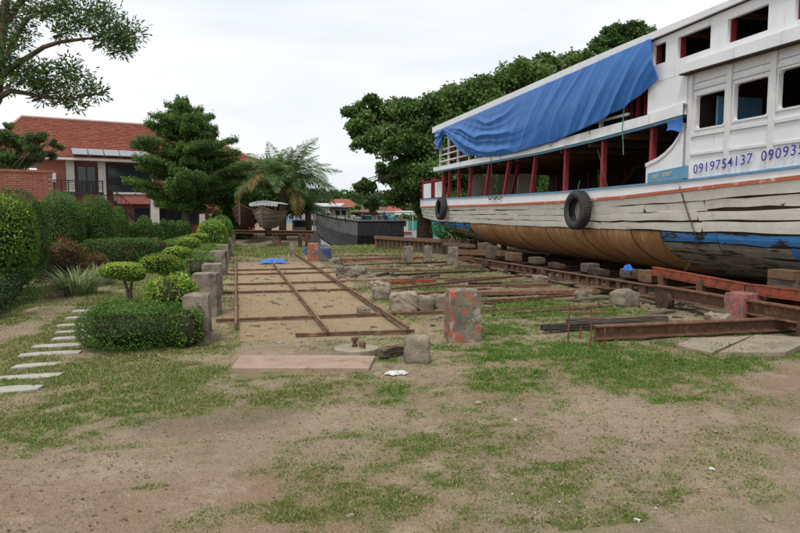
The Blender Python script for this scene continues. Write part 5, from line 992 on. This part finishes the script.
# ------------------------------------------------------------------ carriage under the boat
car = empty('slip_carriage', (7.2, 12, 0), 'rusty steel slipway carriage with perforated side beam under the boat', 'carriage')
def bz(y): return ip(y, [0, 7.4, 9.2, 17.7, 26], [.30, .295, .255, .15, .08])
sb = MB(); y = 17.7; hh_ = .165
sb.bar((7.0, 17.7, bz(17.7)+hh_/2), (7.0, 9.25, bz(9.25)+hh_/2), .13, .018); sb.bar((7.0, 17.7, bz(17.7)-hh_/2), (7.0, 9.25, bz(9.25)-hh_/2), .13, .018)
k = 15.3
while k > 9.3: sb.box((6.99, k, bz(k)), (.05, .13 if k > 9.6 else .2, hh_-.02)); k -= .36
sb.bar((7.0, 17.7, bz(17.7)), (7.0, 15.35, bz(15.35)), .02, hh_-.02); sb.build('perforated_beam', RUST, car)
MB().ibeam((7.0, 9.22, bz(9.22)+.01), (7.0, 3.5, bz(3.5)+.01), .15, .20, .02).build('side_beam', RUST, car)
MB().ibeam((13.0, 17.7, .2), (13.0, 3.5, .3), .15, .20, .02).build('side_beam', RUST, car); MB().ibeam((10.0, 18, .16), (10.0, 3.5, .26), .18, .24, .02).build('keel_beam', RUST_D, car)
for y in (17.2, 15.5, 13.9, 12.3, 10.7, 9.0, 7.3, 5.6): MB().ibeam((7.08, y, bz(y)-.0), (12.9, y, bz(y)+.0), .12, .15, .016).build('cross_beam', RUST_D, car)
for y in (16.6, 13.2, 8.85, 6.1):
    for x in (6.98, 13.0):
        wz = .13; m_ = MB(); m_.tube([(x-.11, y, wz), (x-.02, y, wz)], .15, 18); m_.tube([(x-.13, y, wz), (x-.11, y, wz)], .17, 18); m_.tube([(x-.15, y, wz), (x+.1, y, wz)], .03, 8); wl = m_.build('wheel', RUST_D, car)
        MB().box((x+.02, y+.0, .13), (.03, .20, .2)).build('wheel_bracket', RUST, car)
# orange beam segments on top
def seg(y0, y1, z0, z1, x=7.22): return MB().ibeam((x, y0, z0), (x, y1, z1), .10, .15, .02)
for (y0, z0, y1, z1) in ((9.55, .57, 7.42, .50), (7.40, .50, 3.6, .58)): m_ = MB(); m_.ibeam((7.2, y0, z0), (7.2, y1, z1), .09, .15, .02); m_.bar((7.165, y0-.03, z0), (7.165, y1+.03, z1), .012, .10); m_.build('orange_beam', ORANGE, car)
for y in (9.3, 8.36, 7.35): MB().box((7.2, y, .43), (.10, .12, .22)).build('support', RUST, car)
random.seed(77)
for (y, x, sx, sy, z1, m_) in [(9.75, 7.3, .3, .35, .56, WOODB), (10.6, 7.5, .3, .4, .5, WOODG), (11.3, 7.2, .25, .5, .46, WOODK), (12.1, 7.5, .3, .3, .50, WOODG), (13.2, 7.3, .2, .6, .42, RUST_D), (14.8, 7.6, .3, .4, .45, WOODG), (16.0, 7.5, .3, .5, .5, WOODB), (17.3, 7.4, .3, .3, .62, WOODG), (18.4, 7.6, .3, .5, .66, WOODB), (7.0, 7.55, .4, .5, .70, WOODG), (6.2, 7.8, .4, .3, .72, WOODB)]:
    zb = bz(y)+.10; rough_block((x, y, (zb+z1)/2), (sx, sy, max(.08, z1-zb)), random.uniform(-.15, .15), .008, 4, int(y*10), 0, .04).build('packing_block', m_, car)
MB().box((7.45, 7.0, .745), (.25, .42, .12)).build('packing_block', WOODB, car)
for (a, b_, w_, h) in [((7.1, 19.8, .30), (7.6, 16.9, .42), .22, .16), ((6.7, 18.6, .15), (8.5, 18.4, .18), .14, .12), ((7.2, 21.0, .5), (7.3, 18.6, .55), .2, .1)]: MB().bar(a, b_, w_, h).build('sleeper', WOODB, car)
for (x, y, z) in [(7.2, 19.6, .6), (7.3, 20.6, .7), (7.5, 18.2, .6), (8, 21.5, .7), (8.2, 19, .6), (9, 20, .5), (9, 22, .7)]: MB().bar((x, y, -.05), (x, y, z), .16, .16, (1, 0, 0)).build('prop', WOODG, car)
tr_ = empty('slip_track', (7, 12, 0), 'rusty slipway rails under the boat carriage', 'rails')
for x in (6.93, 12.95): rail_mb((x, 4, -.06), (x, 27, -.1)).build('rail', RAILM, tr_)
MB().ibeam((7.95, 7.2, .12), (9.3, 6.5, .12), .16, .22, .02).build('steel_channel', RUST_D); tag(bpy.data.objects['steel_channel'], 'dark steel channel lying behind the pink painted block', 'steel beam')
crumple((7.25, 10.35, .50), .07, .12, BLUEPLASTIC, 'blue_rag', 'small blue rag on the carriage below the ochre sheathing', 'rag', 6, 1.2)

# loose timbers and scrap lying about under and beside the carriage
random.seed(99)
SCR = [(5.3, 13.9, 1.2, .12, .06, .2, 'grey plank lying beside the steel beam end'), (6.1, 12.4, 1.0, .14, .08, -.3, 'short thick plank near the brown rocks'), (5.9, 15.6, 1.5, .10, .07, .05, 'long thin plank beyond the brown rocks'), (4.6, 14.9, .9, .12, .06, .5, 'askew plank in the grass right of the far rails'), (3.9, 17.0, 1.1, .10, .06, -.1, 'plank lying over the far rails'), (5.1, 20.6, 1.6, .14, .10, .15, 'plank in front of the timber bank wall'), (7.9, 11.4, 1.4, .14, .10, 1.4, 'dark timber under the ochre hull'), (8.3, 8.3, 1.6, .16, .12, 1.2, 'dark timber under the near hull'), (8.6, 14.5, 1.8, .15, .12, 1.6, 'dark timber below the middle of the keel'), (6.45, 8.35, .7, .10, .06, .3, 'small board beside the boulder'), (5.35, 8.7, .8, .09, .05, -.25, 'small board in the grass before the boulder'), (3.6, 15.4, .6, .12, .08, .9, 'stub of timber near the square concrete lumps'), (6.3, 10.1, 1.1, .12, .05, .1, 'board lying along the carriage wheel track'), (5.2, 10.35, .9, .10, .05, -.1, 'board lying in front of the long rusty plate'), (7.4, 15.2, 1.1, .2, .12, .1, 'baulk of timber below the perforated beam'), (6.6, 16.8, .9, .18, .12, -.2, 'baulk of timber near the far end of the perforated beam')]
for k, (x, y, l_, w_, h_, a_, lb_) in enumerate(SCR):
    o = rough_block((x, y, h_/2-.01), (l_, w_, h_), a_, .006, 6, 200+k, 0, .05).build('loose_plank', [WOODG, WOODB, WOODK][k % 3]); tag(o, lb_, 'plank', 'loose planks in the yard')
for k, (x0, y0, x1, y1, lb_) in enumerate([(2.6, 11.3, 5.0, 11.9, 'thin rail crossing behind the pale concrete lumps'), (3.4, 15.2, 6.9, 15.7, 'rail lying level between the grid and the perforated beam'), (2.6, 20.6, 6.4, 21.1, 'rail in front of the posts by the bank wall'), (3.0, 18.4, 6.8, 18.9, 'rail lying behind the red pole'), (4.2, 8.9, 6.7, 9.25, 'rail half sunk in grass before the boulder'), (5.0, 13.0, 6.9, 12.6, 'short rail joining the carriage near its perforated beam'), (3.2, 22.6, 5.9, 22.2, 'far rail near the river bank')]):
    o = rail_mb((x0, y0, .0), (x1, y1, .01)).build('loose_rail', [RAILM, RUST_D][k % 2]); tag(o, lb_, 'rail', 'loose rails')
for k in range(14):
    x = 7.35+random.random()*3.2; y = 6.8+k*.95; o = MB().bar((x, y, .12+random.random()*.18), (x+random.uniform(.6, 1.6), y+random.uniform(-.5, .5), .12+random.random()*.2), .14, .10).build('dunnage', [WOODK, WOODG, RUST_D][k % 3], car)
debris = MB(); rgd = random.Random(5)
for k in range(520):
    x, y = rgd.uniform(2.5, 8.5), rgd.uniform(7.6, 24) 
    if k < 120: x, y = rgd.uniform(-.2, 2.3), rgd.uniform(7.6, 22)
    s_ = rgd.uniform(.015, .05); debris.box((x, y, gz(x, y)+s_*.2), (s_*rgd.uniform(1, 4.5), s_*rgd.uniform(.6, 1.2), s_*rgd.uniform(.4, .8)), (rgd.uniform(-.3, .3), rgd.uniform(-.3, .3), rgd.uniform(0, 3)))
tag(debris.build('debris', STONE, origin=(0, 0, 0)), 'small chips of stone and timber littering the yard floor', 'debris', kind='stuff')
debris = MB()
for k in range(260):
    x, y = rgd.uniform(2.5, 8.5), rgd.uniform(7.4, 22)
    debris.box((x, y, gz(x, y)+.01), (rgd.uniform(.06, .28), rgd.uniform(.01, .04), .02), (rgd.uniform(-.1, .1), rgd.uniform(-.2, .2), rgd.uniform(-.8, .8)))
tag(debris.build('wood_debris', WOODK, origin=(0, 0, 0)), 'dark splinters and sticks scattered among the rails', 'debris', kind='stuff')
# ------------------------------------------------------------------ far hauled out boats and river craft
gan = empty('slip_gantry', gpt(272, 29), 'long rusty cross beam on posts carrying the small wooden boat', 'gantry')
A_ = Vector(at(231, 231.5, 30)); B_ = Vector(at(314, 232.5, 28.5)); MB().ibeam(A_, B_, .3, .16, .03).build('cross_beam', RUST, gan)
for px in (233, 274, 279, 300, 307, 312): q = Vector(at(px, 233.5, 29.2)); MB().bar((q.x, q.y, -.05), (q.x, q.y, q.z-.02), .16, .18, (1, 0, 0)).build('post', [WOODG, RUST][px % 2], gan)
def bow_boat(px, d, wpx, ybot, ydeck, m, lb_, yaw=0.0, ln=5.0, canopy=None):
    c_ = at(px, ybot, d); w_ = wpx/FPX*d/2; zb = c_[2]; zd = at(px, ydeck, d)[2]; t_ = empty('small_wooden_boat', (c_[0], c_[1], zb), lb_, 'boat', 'small boats hauled out beyond the rails', -YAW+yaw); h = zd-zb
    m_ = MB(); P = []
    for y, b_, dz, kz_ in [(-.0, .02, .28, .30), (.25, .45, .14, .10), (.7, .78, .03, .02), (1.4, .97, -.02, 0), (2.5, 1.0, -.03, 0), (4.0, .97, 0, 0), (ln, .8, .05, .1)]:
        row = []
        for k in range(13): a = -math.pi/2+math.pi*k/12; row.append((math.sin(a)*w_*b_*(.50+.50*abs(math.sin(a))**1.5), y, (h*(1+dz))*(1-math.cos(a)**1.1)+kz_*math.cos(a)*h*.9))
        P.append(row)
    m_.grid(P); m_.add(P[-1], [tuple(range(13))]); m_.build('hull', m, t_, local=True)
    m_ = MB(); m_.grid([[(p[0][0], p[0][1], p[0][2]-.06), (p[-1][0], p[-1][1], p[-1][2]-.06)] for p in P]); m_.build('deck', WOODG, t_, local=True)
    for s_ in (0, -1): MB().tube([Vector(r_[s_])+Vector((0, 0, .02)) for r_ in P], .035, 5).build('gunwale', WOODB, t_, local=True)
    MB().bar((0, -.04, h*.25), (0, -.06, h*1.42), .07, .08, (1, 0, 0)).build('stem_post', WOODG, t_, local=True)
    for k in range(1, 4): 
        for s_ in (-1, 1): MB().tube([(s_*w_*(b_)*(.75+.07*k), y-.02, h*(.18+.24*k)) for y, b_ in ((.0, .02), (.25, .46), (.7, .80), (1.4, .99))], .012, 4).build('strake', DARKW, t_, local=True)
    if canopy:
        zt = at(px, canopy, d)[2]-zb; wr = w_*1.0; m_ = MB(); P = []
        for y in (.55, 2.5, ln-.3): P.append([(lerp(-wr, wr, k/32), y, zt-.10*abs(k/16-1)**2+.025*(k % 2)) for k in range(33)])
        m_.grid(P); rf_ = m_.build('canopy', CORRU, t_, local=True); rf_.modifiers.new('t', 'SOLIDIFY').thickness = .03
        m_ = MB()
        for k in range(17): m_.box((lerp(-wr, wr, k/16), .52, zt-.12-.04*abs(k/8-1)), (.07, .02, .14+.04*(k % 2)))
        m_.build('canopy_fringe', CORRU, t_, local=True)
        for x in (-.85, -.3, .3, .85):
            for y in (.75, 2.5, 4.2): MB().bar((x*w_, y, h*.9), (x*w_, y, zt-.08), .05, .05, (1, 0, 0)).build('canopy_post', WOODB, t_, local=True)
bow_boat(262, 28.6, 27, 230, 212.5, mat('faded_brown_boat', (.23, .19, .14), (.15, .12, .09), 5, .85, .3, stretch=(1, 1, 3), stain=(.32, .28, .22), stain_lo=.58), 'small brown wooden boat seen bow on under a white corrugated canopy', 0.05, 5.0, 201)
bow_boat(240, 32, 22, 229, 210, mat('dark_red_boat', (.10, .035, .025), (.06, .025, .02), 5, .85, .3, stain=(.20, .12, .09), stain_lo=.6), 'dark reddish boat in the shade left of the canopied boat', .12, 5.0, None)
# barge
def barge():
    d = 44; c_ = at(316, 240, d); t_ = empty('barge', (c_[0], c_[1], -1.2), 'long barge with grey bow and black side moored in the river', 'barge', None, -YAW+.30)
    L_, h0 = 6.0, 0; P = []
    zt = lambda x: 2.25+.55*max(0, 1-x/2.6)**1.6
    for x, b_, kz_ in [(0, .05, 1.5), (.5, .7, .9), (1.4, 1.3, .35), (2.6, 1.7, 0), (4, 1.8, 0), (5, 1.8, 0), (L_, 1.6, 0)]: P.append([(x, -b_, zt(x)), (x, -b_*1.05, lerp(kz_, zt(x), .55)), (x, -b_*.8, kz_), (x, b_*.8, kz_), (x, b_, zt(x))])
    m_ = MB(); m_.grid(P[:4]); m_.build('bow', GREYHULL, t_, local=True); m_ = MB(); m_.grid(P[3:]); m_.add(P[-1], [(0, 1, 2, 3, 4)]); m_.build('side', BLACKHULL, t_, local=True)
    m_ = MB(); m_.grid([[Vector(r_[0])-Vector((0, 0, .12)), Vector(r_[4])-Vector((0, 0, .12))] for r_ in P]); m_.build('deck', WOODG, t_, local=True)
    MB().tube([Vector(r_[0]) for r_ in P], .07, 6).build('gunwale', GREYHULL, t_, local=True)
    for x in np.arange(.6, 5.9, .6): MB().bar((x, -1.5, zt(x)-.1), (x, -1.5, zt(x)+.28), .06, .06, (1, 0, 0)).build('stanchion', FRAMEB, t_, local=True)
    cb = MB().box((1.7, .2, 2.75), (1.0, 1.2, .7)).build('cabin', PLASTER, t_, local=True); MB().box((1.7, .2, 3.15), (1.5, 1.7, .10)).build('cabin_roof', FRAMEB, t_, local=True)
    for k in range(2): MB().box((1.48+k*.44, -.42, 2.82), (.3, .05, .3)).build('cabin_window', GLASSD, t_, local=True)
    MB().box((3.9, .2, 2.95), (2.2, 2.2, .07)).build('awning', CORRU, t_, local=True)
    for x in (3.0, 4.8):
        for y in (-.8, 1.2): MB().bar((x, y, 2.1), (x, y, 2.94), .05, .05, (1, 0, 0)).build('awning_post', FRAMEB, t_, local=True)
    random.seed(2)
    for k in range(9): x = 2.6+k*.36; rough_block((x, -.4+random.uniform(-.3, .3), 2.35), (.4, .5, random.uniform(.3, .6)), k, .03, 3, k).build('deck_cargo', [LITTER, GREYW, BLUE_P, TEAL, PLASTER][k % 5], t_, local=True)
barge()
def canopy_boat(px, d, lb_, cm, wl=3.2):
    c_ = at(px, 232, d); t_ = empty('canopy_boat', (c_[0], c_[1], -1.1), lb_, 'boat', None, -YAW+.1); m_ = MB(); P = []
    for x, b_, kz_ in [(-wl/2, .3, .5), (-wl*.3, .8, .1), (0, .9, 0), (wl*.3, .9, 0), (wl/2, .6, .2)]: P.append([(x, -b_, 1.3), (x, -b_*.8, kz_), (x, b_*.8, kz_), (x, b_, 1.3)])
    m_.grid(P); m_.add(P[0], [(0, 1, 2, 3)]); m_.add(P[-1], [(0, 1, 2, 3)]); m_.build('hull', WHITE, t_, local=True); MB().box((0, 0, 1.25), (wl*.8, 1.4, .05)).build('deck', WOODG, t_, local=True)
    MB().box((0, 0, 2.75), (wl*.8, 1.9, .14), bev=.04).build('canopy', cm, t_, local=True); MB().box((.2, 0, 1.75), (wl*.4, 1.2, .9)).build('cabin', PLASTER, t_, local=True); MB().box((.2, -.62, 1.9), (wl*.3, .04, .4)).build('window', GLASSD, t_, local=True)
    for x in (-.35, .35):
        for y in (-.8, .8): MB().bar((x*wl, y, 1.25), (x*wl, y, 2.7), .05, .05, (1, 0, 0)).build('canopy_post', WHITE_T, t_, local=True)
    MB().box((-.1, -.92, 1.15), (wl*.7, .04, .14)).build('stripe', ORANGE, t_, local=True)
canopy_boat(309, 52, 'small white boat with a light blue canopy left of the barge bow', BLUE_P)
canopy_boat(329, 60, 'white cabin boat moored just behind the barge bow', CORRU, 4.5)
canopy_boat(349, 64, 'white boat with a teal canopy moored behind the middle of the barge', TEAL, 4.0)
canopy_boat(366, 60, 'boat with a brown canopy moored behind the stern of the barge', ROOFBR, 4.5)
canopy_boat(396, 50, 'grey canopied boat moored right of the barge under the big tree', CORRU, 3.6)
canopy_boat(299, 46, 'small white boat with grey canopy partly hidden by the palm', CORRU)
# timber bank wall
bk = empty('timber_bank_wall', (6.5, 24.5, 0), 'weathered timber retaining wall on the bank behind the posts', 'retaining wall'); a = Vector((5.9, 26.2, 0)); b_ = Vector((8.6, 21.8, 0)); random.seed(6)
for k in range(22): p = a.lerp(b_, k/21); MB().box((p.x, p.y, .25), (.2, .17, .62+random.uniform(-.04, .04)), (0, 0, random.uniform(-.1, .1))).build('pile', WOODG if k % 3 else WOODB, bk)
MB().bar(a+Vector((-.12, 0, .56)), b_+Vector((-.12, 0, .50)), .12, .14).build('capping', WOODB, bk)

# ------------------------------------------------------------------ grass, weeds, gravel
def scatter(n, x0, x1, y0, y1, thr):
    # denser close to the viewer
    y = y0*(y1/y0)**RNG.random(n); x = RNG.uniform(-.62, 1.05, n)*y+RNG.uniform(-.5, .5, n); d = grass_density(x, y); tuft = noise2(x*14, y*14, 77)*.6+noise2(x*40, y*40, 78)*.4
    k = (RNG.random(n) < .75*np.clip(d, 0, 1)**1.25*np.clip((tuft-.20)*2.2, .10, 1.1)) & (x > x0) & (x < x1) & (river(x, y) < .2); return x[k], y[k], d[k]
def on_block(x, y):
    return ((x > -.08) & (x < 1.45) & (y > 6.1+(.0-.27*x)*0) & (y < 6.95)) | ((x > 5.1) & (x < 6.9) & (y > 5.6) & (y < 6.5) & (np.abs((y-5.6)-(x-5.1)*.5) < .45))
x, y, d = scatter(3000000, -7, 9.5, 2.7, 32, .36); k = ~on_block(x, y); x, y, d = x[k], y[k], d[k]
for (px, py) in STEP:
    g = pp(px, py); k = ~((np.abs(x-g[0]) < .27) & (np.abs(y-g[1]) < .08)); x, y, d = x[k], y[k], d[k]
n = len(x); z = ground_z(x, y); h = (.007+.017*d*RNG.random(n)+.010*RNG.random(n))*np.where((y > 5.6) & (x > 2.4) & (y < 11), 1.5, 1.0)*np.where(y < 5.2, .72, 1.0)*np.where(y > 20, 5.0, np.where(y > 11, 1.9, 1.0)); w_ = (.0028+.0006*y)*RNG.uniform(.7, 1.3, n); a = RNG.uniform(0, 2*math.pi, n); ln = RNG.uniform(.2, 1.3, n)
V = np.empty((n, 3, 3)); V[:, 0] = np.stack([x-np.cos(a)*w_, y-np.sin(a)*w_, z-.003], 1); V[:, 1] = np.stack([x+np.cos(a)*w_, y+np.sin(a)*w_, z-.003], 1); a2 = RNG.uniform(0, 2*math.pi, n); V[:, 2] = np.stack([x+np.cos(a2)*h*ln, y+np.sin(a2)*h*ln, z+h], 1)
lush = np.clip(((x > 1.2) & (y > 4.4) & (y < 12))*.8+(fbm(x*.9, y*.9, 41, 3)-.35)*1.2, 0, 1)[:, None]; dryc = (RNG.random((n, 1)) > .55+.38*lush)
C = pal(n, [(.13, .19, .045), (.18, .23, .06), (.10, .16, .035)], .2)*(1-lush)+pal(n, [(.115, .205, .038), (.15, .25, .05), (.095, .17, .032)], .2)*lush; C = np.where(dryc, pal(n, [(.30, .26, .13), (.22, .21, .085), (.38, .33, .18)], .2), C)
go_ = quads_mesh('grass_blades', V.reshape(-1, 3), np.arange(3*n).reshape(n, 3), [LEAF], None, np.repeat(C, 3, axis=0)); tag(go_, 'short patchy green and dry grass over the yard and lawn', 'grass', kind='stuff')
print('grass', n)
# leafy weeds
nw = 9000; x, y, d = scatter(60000, -6, 9, 3, 14, .5); x, y = x[:nw], y[:nw]; k = ((y > 5.4) & (x > 2.2)) | (RNG.random(len(x)) < .05); x, y = x[k], y[k]; z = ground_z(x, y)+RNG.uniform(.01, .06, len(x)); P = np.stack([x, y, z], 1)
wd_ = foliage_mesh('leafy_weeds', [(P, np.tile([0, 0, 1.0], (len(P), 1)))], [(.06, .16, .02), (.09, .21, .03), (.05, .12, .02)], .03, .02, None, (0, 0, 0), .6); tag(wd_, 'small broad leaved weeds among the grass', 'weeds', kind='stuff')
# gravel
n = 5500; y = 2.8*(12/2.8)**RNG.random(n); x = RNG.uniform(-.55, 1.0, n)*y; keep = (grass_density(x, y) < .45) & ((x > 1.2) | (noise2(x*1.5, y*1.5, 5) > .62)); x, y = x[keep], y[keep]; n = len(x); s_ = np.abs(RNG.normal(size=n))*.004+.0035; z = ground_z(x, y)
oc = np.array([(1, 0, 0), (0, 1, 0), (-1, 0, 0), (0, -1, 0), (0, 0, .7), (0, 0, -.7)], float); V = (oc[None]*RNG.uniform(.6, 1.3, (n, 6, 1))*s_[:, None, None]); V += np.stack([x, y, z+s_*.3], 1)[:, None]
tf = np.array([(0, 1, 4), (1, 2, 4), (2, 3, 4), (3, 0, 4), (1, 0, 5), (2, 1, 5), (3, 2, 5), (0, 3, 5)]); F = (tf[None]+np.arange(n)[:, None, None]*6).reshape(-1, 3)
GRV = bpy.data.materials.new('gravel_chips'); GRV.use_nodes = True; b = GRV.node_tree.nodes['Principled BSDF']; b.inputs['Roughness'].default_value = .9; a_ = N(GRV.node_tree, 'ShaderNodeAttribute', attribute_name='col'); GRV.node_tree.links.new(a_.outputs['Color'], b.inputs['Base Color'])
gv = quads_mesh('gravel', V.reshape(-1, 3), F, [GRV], None, np.repeat(pal(n, [(.22, .17, .13), (.30, .26, .20), (.15, .11, .085), (.38, .34, .29), (.28, .15, .09)], .2), 6, axis=0)); tag(gv, 'scattered small stones on bare earth', 'gravel', kind='stuff')
# dead leaves and bark scraps
n = 2600; y = 2.8*(13/2.8)**RNG.random(n); x = RNG.uniform(-.6, 1.0, n)*y; keep = noise2(x*1.3, y*1.3, 91) > .35; x, y = x[keep], y[keep]; P = np.stack([x, y, ground_z(x, y)+.006], 1)
dl = foliage_mesh('fallen_leaves', [(P, np.tile([0, 0, 1.0], (len(P), 1)))], [(.17, .10, .05), (.26, .17, .08), (.10, .07, .04), (.32, .27, .15)], .032, .014, None, (0, 0, 0), .85); tag(dl, 'dry fallen leaves and bark scraps on bare earth', 'fallen leaves', kind='stuff')
